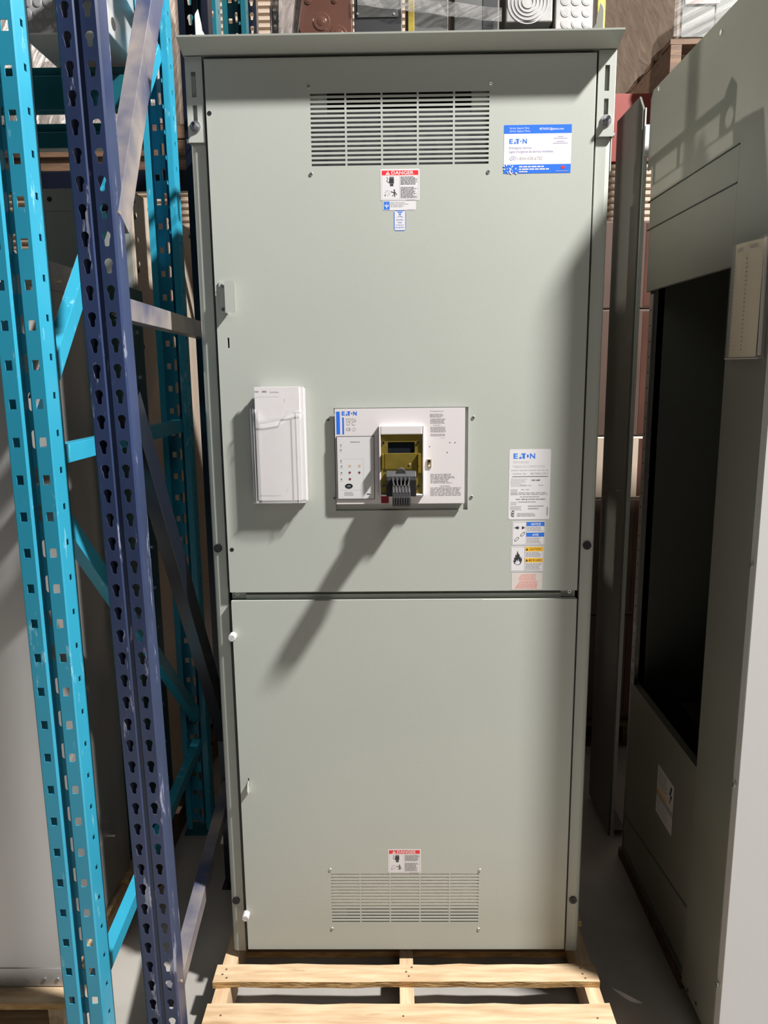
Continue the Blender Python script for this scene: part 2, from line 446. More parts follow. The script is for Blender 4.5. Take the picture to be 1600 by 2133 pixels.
# baffles behind the vents, perforated-metal look
bf = MB().box(-.23, .23, .022, .0235, 2.155, 2.300, 'galv_inner').box(-.23, -.165, .012, .02, 2.29, 2.345, 'paint').box(.162, .23, .012, .02, 2.29, 2.345, 'paint')
bf.build('vent_baffle', updoor)
MB().box(-.23, .23, .012, .0135, .262, .39, 'zinc').box(-.23, -.16, .014, .018, .21, .262, 'paint').build('vent_baffle', lodoor)
# inner wall behind the doors, inside darkness put into its paint colour
MB().box(-.44, .44, .14, .142, ZB+.01, 2.39, 'paint_shaded').build('inner_panel', sb)
# frame posts
for sgn in (-1, 1):
    mb = MB(); xo, xi = .4785, .4445
    pts = [(xo*sgn, .03), (xo*sgn, .020), ((xo-.004)*sgn, .0145), ((xo-.011)*sgn, .012), (xi*sgn, .012), (xi*sgn, .03)]
    mb.prism(pts, 'z', ZB-.002, 2.235, 'paint')
    mb.box(min(xi*sgn, xo*sgn), max(xi*sgn, xo*sgn), .014, .03, 2.235, 2.410, 'paint')
    post = mb.build('frame_post', sb, loc=(.46*sgn, .02, ZB))
    MB().box(min(.4445*sgn, .40*sgn), max(.4445*sgn, .40*sgn), .024, .034, ZB, 2.39, 'paint_shaded').build('door_jamb', post)
    for zc in ((1.281), (.286)):
        xx = .462*sgn-.002
        c = MB().cyl((xx, .012, zc), (xx, .0085, zc), .0105, 'rubber', 24).cyl((xx, .0085, zc), (xx, .0080, zc), .0085, 'handle_dark', 24).cyl((xx, .0082, zc), (xx, .0077, zc), .0050, 'black', 6)
        c.build('cap_screw', post)
# crossbar between the doors
mb = MB().box(-.4445, .4445, .024, .06, 1.13, 1.19, 'paint').box(-.40, .40, .016, .024, 1.140, 1.158, 'paint').box(-.40, .40, .019, .024, 1.158, 1.163, 'paint_shaded')
cb = mb.build('crossbar', sb, bevel=.001)
for sx in (-1, 1):
    t = MB().cyl((.422*sx, .024, 1.159), (.422*sx, .018, 1.159), .0045, 'chrome', 16).cyl((.422*sx, .018, 1.159), (.422*sx, .017, 1.159), .002, 'black', 6)
    tag(t.build('screw', cb), 'chrome screw')
    MB().box(min(.40*sx, .436*sx), max(.40*sx, .436*sx), .020, .0235, 1.147, 1.166, 'paint').build('end_tab', cb)
# drip hood
prof = [(-.050, 2.432), (-.0495, 2.4285), (.002, 2.4115), (.012, 2.4105), (.03, 2.4105), (.03, 2.414), (.10, 2.416), (.10, 2.445)]
hd = MB().prism(prof, 'x', -.4835, .4835, 'paint')
hood = hd.build('drip_hood', sb, loc=(0, 0, 2.40))
for sx in (-1, 1):
    xa_ = .4725*sx
    la = MB()
    lf_ = lambda u, v: (xa_, u, v)
    la.sheet(lf_, .16, .78, 2.440, 2.524, [(.18, .425, 2.445, 2.4955), (.45, .62, 2.445, 2.4955), (.64, .77, 2.445, 2.4955)], 'paint').add([lf_(.095, 2.526), lf_(.16, 2.526), lf_(.155, 2.535), (xa_, .128, 2.556), (xa_, .100, 2.535)], [(0, 1, 2, 3, 4)], 'paint')
    la.holestrip(lf_, .095, .16, 2.440, .086, 1, [(.021*math.cos(2*math.pi*k/20), -.010+.021*math.sin(2*math.pi*k/20)) for k in range(20)], 'paint')
    la.build('lifting_angle', hood, solid=.0012)
    # lifting bracket with two slots
    x0, x1 = sorted((.4805*sx, .4425*sx)); bc = .4625*sx
    br = MB().sheet(FR(.004), x0, x1, 2.230, 2.409, [(bc-.0052, bc+.0052, 2.325, 2.378), (bc-.0050, bc+.0050, 2.262, 2.309)], 'paint')
    xe = .4805*sx
    br.add([(xe, .004, 2.230), (xe, .004, 2.409), (xe, .06, 2.409), (xe, .06, 2.230)], [(0, 1, 2, 3)], 'paint')
    if sx > 0: br.add([(xe, .02, 2.16), (xe, .02, 2.23), (xe, .06, 2.23), (xe, .06, 2.15)], [(0, 1, 2, 3)], 'paint')
    bo = br.build('lifting_bracket', sb, solid=.0025, merge=True, loc=(.46*sx, 0, 2.23))
    q = (bc+.001*sx, 2.2635)
    bt = MB().cyl((q[0], .004, q[1]), (q[0], .0015, q[1]), .0122, 'zinc', 28).cyl((q[0], .0015, q[1]), (q[0], -.0005, q[1]), .0095, 'zinc', 24)
    bt.hexa((q[0], -.0005, q[1]), (q[0], -.0085, q[1]), .0075, 'zinc').cyl((q[0], -.0085, q[1]), (q[0], -.0175, q[1]), .0042, 'chrome', 14)
    tag(bt.build('bolt', bo, smooth=True), 'silver bolt with washer')
    sb_ = MB().cyl((.481*sx, .055, 2.246), (.497*sx, .055, 2.246), .0048, 'zinc', 12).hexa((.481*sx, .055, 2.246), (.486*sx, .055, 2.246), .008, 'zinc')
    sb_.build('side_bolt', bo)
# rivets, holes, knobs on the doors
def rivet(x, z, Y, par):
    m = MB().cyl((x, Y, z), (x, Y-.0016, z), .0046, 'zinc', 16, .0036).cyl((x, Y-.0016, z), (x, Y-.0018, z), .0014, 'black', 8)
    return m.build('rivet', par)
for x, z in ((-.2045, 2.342), (.203, 2.342), (-.2035, 2.158), (.2005, 2.158), (-.178, 1.600), (.172, 1.602), (-.1675, 1.408), (.1695, 1.408)): rivet(x, z, 0, updoor)
for x, z in ((-.2015, .388), (.2025, .386), (-.2005, .207), (.2015, .205)): rivet(x, z, -.001, lodoor)
for x, z in ((-.4295, 2.290), (-.4265, 1.2795)):
    MB().cyl((x, .001, z), (x, -.0004, z), .0050, 'black', 20).build('hole_plug', updoor)
for i, (x, z) in enumerate(((-.4335, 1.055), (-.4345, .2545))):
    m = MB().cyl((x, .002, z), (x, -.020, z), .0095, 'paint_pale', 28).cyl((x, -.020, z), (x, -.0215, z), .0095, 'paint_pale', 28, .008)
    a = 60 if i == 0 else -20; ca, sa = math.cos(math.radians(a)), math.sin(math.radians(a))
    m.add([(x-.0092*ca-.0005*sa, -.0217, z-.0092*sa+.0005*ca), (x-.0092*ca+.0005*sa, -.0217, z-.0092*sa-.0005*ca), (x+.0092*ca+.0005*sa, -.0217, z+.0092*sa-.0005*ca), (x+.0092*ca-.0005*sa, -.0217, z+.0092*sa+.0005*ca)], [(0, 1, 2, 3)], 'ink_grey')
    kn = m.build('door_knob', lodoor, smooth=True); tag(kn, 'pale slotted quarter-turn knob')
# padlock hasps
m = MB().box(-.4265, -.4035, -.004, -.0002, 1.8515, 1.9235, 'paint')
m.add([(-.4060, -.004, 1.8515), (-.4060, -.004, 1.9235), (-.4060, -.030, 1.9235), (-.4060, -.030, 1.8515)], [(0, 1, 2, 3)], 'paint')
m = MB().box(-.4265, -.4075, -.003, -.0002, 1.8515, 1.9235, 'paint').box(-.4085, -.4065, -.026, -.003, 1.8515, 1.9235, 'paint')
m.prism([(-.4085, 1.8515), (-.388, 1.8515), (-.384, 1.8555), (-.384, 1.9195), (-.388, 1.9235), (-.4085, 1.9235)], 'y', -.028, -.026, 'paint')
hp = m.build('latch_bracket', updoor)
for z in (1.914, 1.861):
    MB().cyl((-.4185, -.003, z), (-.4185, -.0052, z), .0046, 'zinc', 14).cyl((-.4185, -.0052, z), (-.4185, -.0056, z), .0015, 'black', 6).build('rivet', updoor)
m = MB()
pts = []
for a, c in ((.651, .0), (.645, -.016), (.632, -.022), (.622, -.018), (.619, .0)): pts.append((c, a))
inner = [(c*.7-.002 if c else c, .635+(a-.635)*.6) for c, a in pts]
m.prism(pts, 'x', -.4127, -.4113, 'paint')
m.build('padlock_tab', lodoor)

# ---------------- stickers on the doors
def sticker(name, par, Y, x0, x1, z0, z1, base='label_white', label=None, r=.002):
    p = Print(lambda u, v, l: (x0+(x1-x0)*u, Y-.0003-l, z0+(z1-z0)*v))
    a = r/(x1-x0); c = r/(z1-z0)
    p.poly([(a, 0), (1-a, 0), (1, c), (1, 1-c), (1-a, 1), (a, 1), (0, 1-c), (0, c)], base)
    p.finish = lambda: tag(p.build(name, par), label)
    p.ar = (x1-x0)/(z1-z0)
    return p
def hand_burst(p):
    p.rect(.225, .345, .54, .70, 'ink_black')
    for k in range(4): p.rect(.235+.028*k, .255+.028*k, .68, .755, 'ink_black')
    p.poly([(.21, .60), (.235, .55), (.235, .64)], 'ink_black'); p.rect(.245, .33, .46, .53, 'ink_black')
    p.line((.16, .74), (.20, .69), .012, 'ink_black'); p.line((.20, .69), (.16, .63), .012, 'ink_black'); p.line((.16, .63), (.21, .56), .012, 'ink_black')
    for k in range(9):
        t = 2*math.pi*k/9; p.line((.18+.03*math.cos(t), .24+.04*math.sin(t)), (.18+.09*math.cos(t), .24+.11*math.sin(t)), .006, 'ink_grey')
    p.disc(.12, .165, .015, 'ink_black')
    p.line((.27, .29), (.36, .24), .018, 'ink_black'); p.line((.36, .31), (.36, .20), .022, 'ink_black'); p.disc(.355, .335, .018, 'ink_black')
    p.line((.36, .21), (.30, .14), .016, 'ink_black'); p.line((.36, .21), (.37, .12), .016, 'ink_black'); p.line((.36, .29), (.42, .18), .014, 'ink_black')
def danger(par, Y, x0, x1, z0, z1, lab):
    p = sticker('danger_label', par, Y, x0, x1, z0, z1, label=lab)
    p.rect(.035, .965, .80, .95, 'red')
    p.poly([(.13, .815), (.25, .815), (.19, .935)], 'label_white'); p.rect(.184, .196, .85, .90, 'red'); p.rect(.184, .196, .83, .842, 'red')
    p.text('DANGER', .28, .85, .82, .935, 'label_white', .02)
    for a in ((.035, .965, .04, .046), (.035, .041, .04, .80), (.959, .965, .04, .80), (.49, .495, .04, .78)): p.rect(*a, 'ink_grey')
    hand_burst(p)
    p.micro(.52, .95, .50, .77, 7, 'ink_grey'); p.micro(.52, .95, .08, .44, 9, 'ink_grey'); p.micro(.66, .92, .005, .03, 1, 'ink_grey')
    return p.finish()
danger(updoor, 0, -.0455, .0440, 2.0985, 2.1665, 'white and red DANGER sticker below the upper vent')
danger(lodoor, -.001, -.0455, .0440, .3785, .4500, 'white and red DANGER sticker above the lower vent')
p = sticker('quebec_label', updoor, 0, -.040, .0355, 2.0775, 2.0975, label='small white sticker with a blue lily emblem'); p_ = p
p.rect(.02, .20, .05, .93, 'blue2')
for t in (-1, 0, 1): p.poly([(.11+.045*t-.018, .45), (.11+.045*t+.018, .45), (.11+.055*t, .82 if t == 0 else .68)], 'label_white')
p.rect(.06, .16, .40, .47, 'label_white'); p.poly([(.11, .12), (.13, .42), (.09, .42)], 'label_white')
p.micro(.22, .92, .30, .88, 4, 'ink_grey', rag=.5); p.micro(.75, .97, .04, .12, 1, 'ink_light'); p.finish()
p = sticker('sprinkler_label', updoor, 0, -.0150, .0120, 2.0325, 2.0765, base='blue2', label='narrow blue and white sprinkler proof sticker', r=.003)
p.rect(.05, .95, .03, .97, 'label_white'); p.rect(.27, .73, .90, .945, 'blue2'); p.rect(.40, .60, .80, .90, 'blue2'); p.rect(.46, .54, .84, .90, 'label_white'); p.rect(.44, .56, .78, .80, 'blue2')
for k in range(7): p.line((.5, .76), (.22+.56*k/6, .66), .02, 'ink_purple')
for i, (t, a, c) in enumerate((('Sprinkler', .20, .80), ('Proof', .34, .66), ("À l'épreuve", .16, .84), ('des gicleurs', .12, .88))): p.text(t, a, c, .50-.125*i, .575-.125*i, 'blue2', .01)
p.finish()
# service label
p = sticker('service_label', updoor, 0, .2345, .3865, 2.153, 2.2555, label='blue and white service sticker in the upper right of the door', r=.001)
p.rect(0, 1, .82, 1, 'blue'); p.rect(0, 1, 0, .185, 'blue')
p.text('Service. Support. Parts.', .085, .375, .905, .955, 'label_white'); p.text('Service. Support. Pièces.', .085, .39, .845, .895, 'label_white')
p.text('4ETNSVC@eaton.com', .52, .88, .880, .94, 'label_white', .015)
p.logo(.08, .34, .615, .715, 'blue2', 'label_white')
p.text('Emergency service', .08, .41, .495, .555, 'ink_purple'); p.text("Ligne d'urgence de service immédiat", .08, .735, .415, .48, 'ink_purple')
p.ring(.135, .31, .048, .006, 'ink_purple', a0=-60, a1=250); p.text('24', .112, .158, .28, .335, 'ink_purple'); p.text('1-844-438-6782', .20, .58, .28, .345, 'ink_light')
p.rect(.74, .94, .715, .723, 'ink_purple'); p.rect(.73, .95, .615, .623, 'ink_purple'); p.micro(.80, .88, .74, .765, 1, 'ink_purple', rag=0); p.micro(.78, .90, .645, .665, 1, 'ink_purple', rag=0)
p.micro(.23, .60, .12, .155, 1, 'label_white', .8, 0); p.micro(.23, .68, .068, .103, 1, 'label_white', .8, 0); p.micro(.23, .36, .02, .05, 1, 'label_white', .8, 0); p.micro(.78, .97, .035, .05, 1, 'label_clear', rag=0)
lf = [(0, .5), (.12, .28), (.28, .34), (.22, .1), (.5, .16), (.42, -.02), (.5, -.12), (.22, -.3), (.24, -.42), (.03, -.36), (.03, -.55)]
lf = lf+[(-a, c) for a, c in reversed(lf) if a]
p.poly([(.885+.065*a, .12+.085*c) for a, c in lf], 'red')
for k in range(34):
    u = abs(random.gauss(.10, .06)); v = random.uniform(.0, .19)
    if u < .21: p.disc(u, v, random.uniform(.004, .014), 'label_white', 6, random.uniform(.008, .02))
p.finish()
# rating plate
p = sticker('rating_label', updoor, 0, .2605, .3615, 1.3505, 1.5245, label='white rating sticker with blue logo', r=.003)
p.logo(.10, .62, .865, .94, 'blue2', 'label_white')
p.text('SWITCHBOARD', .10, .48, .80, .833, 'ink_light'); p.text('TABLEAU DE COMMUTATION', .09, .86, .738, .773, 'ink_light')
p.micro(.05, .96, .69, .715, 1, 'ink_light', .6, 0); p.text('Lachine, Qc', .10, .42, .64, .668, 'ink_grey'); p.text('SECTION 2 OF 2', .52, .94, .642, .668, 'ink_grey')
p.rect(.08, .94, .61, .617, 'ink_black')
p.micro(.05, .45, .47, .59, 6, 'ink_light', .4, .4); p.text('1200 AMP', .54, .76, .552, .572, 'ink_black', .02); p.text('347/600 VAC', .28, .55, .478, .497, 'ink_grey'); p.text('60 Hz', .72, .84, .482, .500, 'ink_grey')
p.text('3PH / 4W', .30, .50, .42, .438, 'ink_grey'); p.micro(.05, .22, .40, .44, 2, 'ink_light', .5, .1)
p.micro(.05, .94, .35, .395, 2, 'ink_grey', .4, .05); p.micro(.28, .74, .318, .337, 1, 'ink_grey', .5, 0)
p.text('25KA  RMS @ 347/600 VOLTS MAX', .18, .90, .280, .300, 'ink_black', .015); p.micro(.05, .22, .21, .26, 2, 'ink_light'); p.micro(.24, .66, .245, .262, 1, 'ink_grey', .6, 0)
p.micro(.05, .36, .135, .20, 3, 'ink_light', .5, .2); p.text('SPRINKLERPROOF', .48, .74, .148, .165, 'ink_black'); p.micro(.48, .86, .185, .203, 1, 'ink_grey', .6, 0)
p.ring(.115, .085, .045, .011, 'ink_black', a0=40, a1=330); p.text('SP', .09, .145, .068, .10, 'ink_black', .02)
p.micro(.22, .78, .045, .10, 3, 'ink_light', .5, .3)
for k in range(7): p.rect(.935, .965, .06+.018*k, .07+.018*k, 'ink_grey')
p.finish()
# notice
p = sticker('notice_label', updoor, 0, .2705, .3525, 1.2855, 1.3465, label='white sticker with blue NOTICE and AVIS bars')
for a in ((.02, .98, .035, .042), (.02, .98, .955, .962), (.02, .028, .035, .96), (.972, .98, .035, .96), (.43, .437, .035, .96)): p.rect(*a, 'ink_black')
p.rect(.44, .97, .79, .955, 'blue2'); p.text('NOTICE', .57, .86, .82, .92, 'label_white', .03, .1)
p.rect(.44, .97, .35, .52, 'blue2'); p.text('AVIS', .61, .80, .385, .48, 'label_white', .03, .1)
p.micro(.46, .95, .57, .76, 4, 'ink_grey'); p.micro(.46, .95, .07, .32, 5, 'ink_grey')
p.rect(.05, .12, .722, .732, 'ink_black'); p.poly([(.10, .70), (.19, .66), (.20, .70), (.20, .76), (.19, .79), (.10, .755)], 'ink_black'); p.rect(.20, .24, .745, .755, 'ink_grey'); p.rect(.20, .24, .70, .71, 'ink_grey')
p.poly([(.30, .66), (.37, .70), (.37, .755), (.30, .79)], 'ink_black'); p.rect(.37, .42, .722, .732, 'ink_black')
for c0 in ((.15, .25), (.33, .46)):
    d = Vector((.7, .71)); n_ = Vector((-.7, .71))
    q = [(-.06, -.03), (.06, -.03), (.08, 0), (.06, .03), (-.06, .03), (-.08, 0)]
    P_ = [(c0[0]+(a*.7-c*.7), c0[1]+(a*.71+c*.71)*1.35) for a, c in q]
    for i in range(6): p.line(P_[i], P_[(i+1) % 6], .014, 'ink_black')
p.finish()
# caution
p = sticker('caution_label', updoor, 0, .2680, .3505, 1.2180, 1.2835, label='white sticker with flame and yellow CAUTION bars')
for a in ((.02, .98, .035, .042), (.02, .98, .955, .962), (.02, .028, .035, .96), (.972, .98, .035, .96), (.43, .437, .035, .96)): p.rect(*a, 'ink_black')
for v, t, e in ((.79, 'CAUTION', .92), (.36, 'MISE EN GARDE', .94)):
    p.rect(.44, .97, v, v+.165, 'yellow_label'); p.poly([(.455, v+.03), (.535, v+.03), (.495, v+.14)], 'ink_black'); p.text(t, .555, e, v+.03, v+.13, 'wood_brown', .02)
p.micro(.46, .95, .56, .77, 5, 'ink_grey'); p.micro(.46, .95, .06, .33, 6, 'ink_grey')
fl = [(.20, .26), (.12, .32), (.085, .45), (.12, .42), (.11, .56), (.145, .52), (.15, .68), (.18, .62), (.21, .82), (.25, .66), (.27, .70), (.285, .56), (.32, .60), (.315, .50), (.355, .54), (.345, .40), (.31, .30), (.26, .26)]
p.poly(fl, 'ink_black'); p.poly([(.17, .285), (.135, .37), (.165, .36), (.19, .46), (.215, .38), (.24, .49), (.265, .38), (.30, .41), (.285, .31), (.25, .275)], 'label_white')
p.finish()
p = sticker('clear_label', updoor, 0, .2720, .3490, 1.1705, 1.2150, base='label_clear', label='clear sticker with red text')
for r in range(5): p.micro(.22+.03*abs(r-3), .80, .86-.075*r, .91-.075*r, 1, 'red_text', .9, .05)
for r in range(6): p.micro(.26-.03*r, .86, .46-.075*r, .51-.075*r, 1, 'red_text', .9, .05)
p.finish()

# ---------------- circuit breaker in the door
cbk = empty('circuit_breaker', (0, -.0, 1.5), None, None); cbk.parent = sb; cbk.location = (0, 0, 1.5-ZB); tag(cbk, 'white moulded circuit breaker with black handle')
del cbk['label']; cbk['label'] = 'white circuit breaker with brass plate and black handle'
def B(px, py): 
    q = onY(px, py, -.012); return q.x, q.z
MB().box(-.168, .164, .005, .012, 1.370, 1.632, 'paint').box(-.155, .150, -.006, .020, 1.395, 1.620, 'ink_grey').build('breaker_body', cbk)
bx0, bz1 = B(697, 852); bx1, bz0 = B(967.5, 1048)
p = Print(yplane(-.0122))
p.box(bx0, bx1, -.012, -.006, bz0, bz1, 'white_plastic')
def prect(P_, a, b, c, d, m):   # rectangle given by photo measures on the plate
    x0, z1 = B(a, b); x1, z0 = B(c, d); P_.rect(x0, x1, z0, z1, m)
prect(p, 700.3, 857.5, 708.7, 904.5, 'blue'); prect(p, 713, 869.5, 717, 904.5, 'blue')
x0, z1 = B(712, 857); x1, z0 = B(743.5, 865); p.logo(x0, x1, z0, z1, 'blue', 'white_plastic')
def ptext(P_, t, a, b, c, d, m, bold=0):
    x0, z1 = B(a, b); x1, z0 = B(c, d); P_.text(t, x0, x1, z0, z1, m, bold)
def pmic(P_, a, b, c, d, n, m='ink_light', rag=.3):
    x0, z1 = B(a, b); x1, z0 = B(c, d); P_.micro(x0, x1, z0, z1, n, m, .45, rag)
ptext(p, 'PDF6', 721, 871, 743, 878, 'ink_light'); 
x, z = B(726, 882); p.ring(x, z, .0045, .0008, 'ink_grey'); x, z = B(737, 882); p.ring(x, z, .0045, .0008, 'ink_grey', a0=40, a1=330); ptext(p, 'CE', 721, 891, 731, 897, 'ink_grey'); x, z = B(738, 894); p.ring(x, z, .0042, .0008, 'ink_light')
pmic(p, 896, 855, 925, 857, 1, rag=0); pmic(p, 896, 861, 930, 869, 4); pmic(p, 897, 871, 928, 882, 6, rag=.1); pmic(p, 903, 884, 922, 886, 1); pmic(p, 897, 888, 930, 900, 6, rag=.1); pmic(p, 897, 903, 930, 908, 2); pmic(p, 919, 911, 930, 912, 1)
pmic(p, 897, 986, 948, 1006, 8); pmic(p, 918, 1010, 938, 1013, 1, rag=0); pmic(p, 897, 1014, 961, 1032, 6, rag=.05)
x0, z1 = B(794, 1032); x1, z0 = B(810, 1048); p.rect(x0, x1, z0, z1, 'dark_red')
for a, c in ((895, 930), (937.5, 921.5), (948, 921.5), (932, 942)):
    x, z = B(a, c); p.disc(x, z, .0012, 'ink_black', 8)
plate = p.build('face_plate', cbk); tag(plate, 'white breaker face plate with blue logo')
# trip unit
tx0, tz1 = B(701, 909); tx1, tz0 = B(781, 1039)
m = Print(yplane(-.0154))
m.box(tx0, tx1, -.0150, -.012, tz0, tz1, 'handle_dark'); m.box(tx0+.0012, tx1-.0012, -.0153, -.0128, tz0+.0012, tz1-.0012, 'white_plastic'); m.rect(tx0+.0025, tx1-.0035, tz0+.0025, tz1-.0025, 'trip_face')
def T(a, b):
    q = onY(a, b, -.015); return q.x, q.z
x0, z1 = T(708, 956); x1, z0 = T(758, 1021)
for r_ in ((x0, x1, z1-.0005, z1), (x0, x1, z0, z0+.0005), (x1-.0005, x1, z0, z1)): m.rect(*r_, 'ink_grey')
for a, c, k in ((728.5, 971, 'amber'), (748.5, 971, 'amber'), (728.5, 984.5, 'dark_red'), (748.5, 984.5, 'dark_red'), (729, 998, 'dark_red')):
    x, z = T(a, c); m.disc(x, z, .0024, k); m.ring(x, z, .0034, .0006, 'ink_grey')
for a, c in ((710, 927), (710, 937), (710.5, 960), (711.5, 971), (711.5, 984.5), (711.5, 998)):
    x, z = T(a, c); m.rect(x-.0018, x+.0018, z-.0008, z+.0008, 'ink_black'); m.rect(x-.003, x+.003, z-.0045, z-.0035, 'ink_light')
x, z = T(727, 1012.5); m.disc(x, z, .0095, 'ink_black', 20, .0062); m.disc(x, z, .0082, 'lcd', 20, .005); m.rect(x-.004, x+.004, z+.0005, z+.0018, 'ink_grey'); m.rect(x-.0045, x+.0045, z-.002, z-.0008, 'ink_grey')
x0, z1 = T(730, 919); x1, z0 = T(750, 921.5); m.micro(x0, x1, z0, z1, 1, 'ink_grey', .5, 0)
x0, z1 = T(718, 1024); x1, z0 = T(738, 1032); m.micro(x0, x1, z0, z1, 3, 'ink_light')
x, z = T(768, 1029); m.rect(x-.004, x+.004, z-.001, z+.001, 'ink_black')
tu = m.build('trip_unit', cbk); tag(tu, 'light grey trip unit with coloured indicator dots')
# escutcheon
ex0, ez1 = B(787, 886); ex1, ez0 = B(884, 1031)
ex0 += .002; ex1 -= .0005
EY = -.026
ezm = ez1-.0215
m = MB()
fr = .0045
m.box(ex0, ex0+fr, EY, -.012, ez0, ez1, 'white_plastic').box(ex1-fr, ex1, EY, -.012, ez0, ez1, 'white_plastic').box(ex0+fr, ex1-fr, EY, -.012, ezm, ez1, 'white_plastic').box(ex0+fr, ex1-fr, EY, -.012, ez0, ez0+fr, 'white_plastic')
es = m.build('escutcheon', cbk, bevel=.002, seg=3); tag(es, 'raised white surround of the handle')
def E_(a, b, Y=-.020):
    q = onY(a, b, Y); return q.x, q.z
gx0, gx1 = ex0+fr+.0003, ex1-fr-.0003; gz0, gz1 = ez0+fr+.0003, ezm-.0003
wx0, wz1 = E_(808, 921); wx1, wz0 = E_(864, 949)
m = MB().sheet(lambda u, v: (u, -.020, v), gx0, gx1, gz0, gz1, [(wx0, wx1, wz0, wz1)], 'brass')
g = m.build('brass_plate', cbk, solid=.0015, merge=True); tag(g, 'dull gold locking plate')
for a, c in ((798.5, 922), (871.5, 921), (799, 1013), (872, 1012)):
    x, z = E_(a, c, -.022); tag(MB().cyl((x, -.020, z), (x, -.0225, z), .0034, 'chrome', 14).build('plate_screw', cbk), 'silver screw')
m = MB().box(wx0+.0005, wx1-.0005, -.0150, -.0125, wz0, wz1, 'lcd'); tag(m.build('window', cbk), 'black status window')
x0, z1 = E_(790, 946, -.030); x1, z0 = E_(797, 975, -.030)
m = MB().box(gx0+.010, gx1-.012, -.0225, -.0205, z0-.004, z1+.001, 'brass')
m.box(gx0+.0025, gx0+.0065, -.038, -.0205, z0, z1, 'brass').box(gx1-.0105, gx1-.0035, -.030, -.0205, z0+.003, z1, 'brass').box(gx1-.0105, gx1-.0035, -.030, -.0205, z0-.012, z0+.001, 'brass')
x, z = E_(853.5, 967.5, -.0225); m.cyl((x, -.0225, z), (x, -.024, z), .003, 'zinc_yellow', 12)
tag(m.build('lock_hasp', cbk, bevel=.0006), 'gold hasp of the handle lock')
x, z = B(894, 961)
m = MB().box(x-.0055, x+.0055, -.0145, -.0122, z-.015, z+.0055, 'zinc_yellow').cyl((x, -.0145, z+.001), (x, -.017, z+.001), .0035, 'chrome', 12).cyl((x, -.0145, z-.010), (x, -.0147, z-.010), .0024, 'white_plastic', 12)
tag(m.build('lock_tab', cbk), 'small gold tab beside the handle')
# handle: block, ribbed lever and grip
hx0, hx1 = -.0385, .0325
m = MB().prism([(-.0225, 1.4190), (-.0225, 1.478), (-.040, 1.478), (-.052, 1.468), (-.052, 1.4190)], 'x', hx0, hx1, 'handle_grey')
m.box(hx0-.0003, hx1+.0003, -.0525, -.025, 1.419, 1.4595, 'handle_dark')
hb = m.build('handle_block', cbk, bevel=.0012); tag(hb, 'dark grey handle base block')
m = MB(); hc = -.0035
for k in range(5):
    t = (k-2)/2.; xa = hc+t*.0195; xb = hc+t*.0155
    m.tube([(xa, -.050, 1.461), (xa*.85+xb*.15, -.075, 1.457), (xb, -.100, 1.448)], .0026, .010, 'handle_grey')
m.prism([(hc-.021, -.052), (hc+.021, -.052), (hc+.0165, -.100), (hc-.0165, -.100)], 'z', 1.432, 1.448, 'handle_dark')
m.cyl((-.003, -.030, 1.476), (-.003, -.046, 1.4745), .011, 'handle_grey', 18)
lv = m.build('handle_lever', cbk); tag(lv, 'ribbed dark grey lever')
m = MB()
m.prism([(-.092, 1.420), (-.096, 1.413), (-.130, 1.408), (-.137, 1.413), (-.139, 1.430), (-.135, 1.439), (-.118, 1.448), (-.088, 1.4525)], 'x', hc-.0205, hc+.0205, 'handle_dark')
for k in range(6):
    x = hc+(k-2.5)*.0072; m.tube([(x, -.093, 1.450), (x, -.117, 1.4475), (x, -.134, 1.441)], .0030, .004, 'handle_grey')
for k in range(7):
    x = hc+(k-3)*.0056; m.box(x-.0011, x+.0011, -.1405, -.136, 1.4150, 1.4330, 'handle_grey')
gp = m.build('handle_grip', cbk, bevel=.0018, seg=2); tag(gp, 'black ribbed grip end')

# ---------------- document pocket and papers
pk = Print(lambda u, v, l: (u, v, l))
m = MB()
px0, px1, pz0, pz1 = -.3625, -.2340, 1.402, 1.629
Yf = -.030
# curved front, open at the top with a cut-down edge
def pocket_front():
    vs = []; fs = []
    us = [0, .04, .12, .3, .5, .7, .88, .96, 1.]
    top = [1.0, 1.0, .985, .865, .90, .92, .985, .985, .95]
    NV = 8
    for j in range(NV+1):
        for i, u in enumerate(us):
            x = px0+.0075+(px1-px0-.008)*u if u else px0
            v = j/NV*top[i]
            y = Yf-.004*math.sin(math.pi*u)*(1-.3*j/NV)+.020*max(0, (.12-u)/.12)**1
            vs.append((x, y, pz0+(pz1-pz0)*v))
    n = len(us)
    for j in range(NV):
        for i in range(n-1): a = j*n+i; fs.append((a, a+1, a+n+1, a+n))
    m.add(vs, fs, 'pocket')
pocket_front()
m.box(px0, px1, -.0015, -.0003, pz0, pz1, 'pocket').add([(px0, -.010, pz0), (px0, -.010, pz1), (px0+.001, -.001, pz1), (px0+.001, -.001, pz0)], [(0, 1, 2, 3)], 'pocket')
m.add([(px0+.0075, Yf, pz0), (px1-.0005, Yf, pz0), (px1-.004, -.001, pz0+.004), (px0+.002, -.001, pz0+.004)], [(0, 1, 2, 3)], 'pocket')
m.add([(px1, Yf, pz0), (px1, Yf, pz0+.216), (px1+.0005, -.001, pz0+.216), (px1+.0005, -.001, pz0)], [(0, 1, 2, 3)], 'pocket')
m.cyl((px0, -.012, pz0+.012), (px0-.0005, -.014, pz1), .0016, 'label_white', 8).cyl((px0, -.018, pz0-.001), (px0+.012, -.026, pz0+.003), .0016, 'label_white', 8)
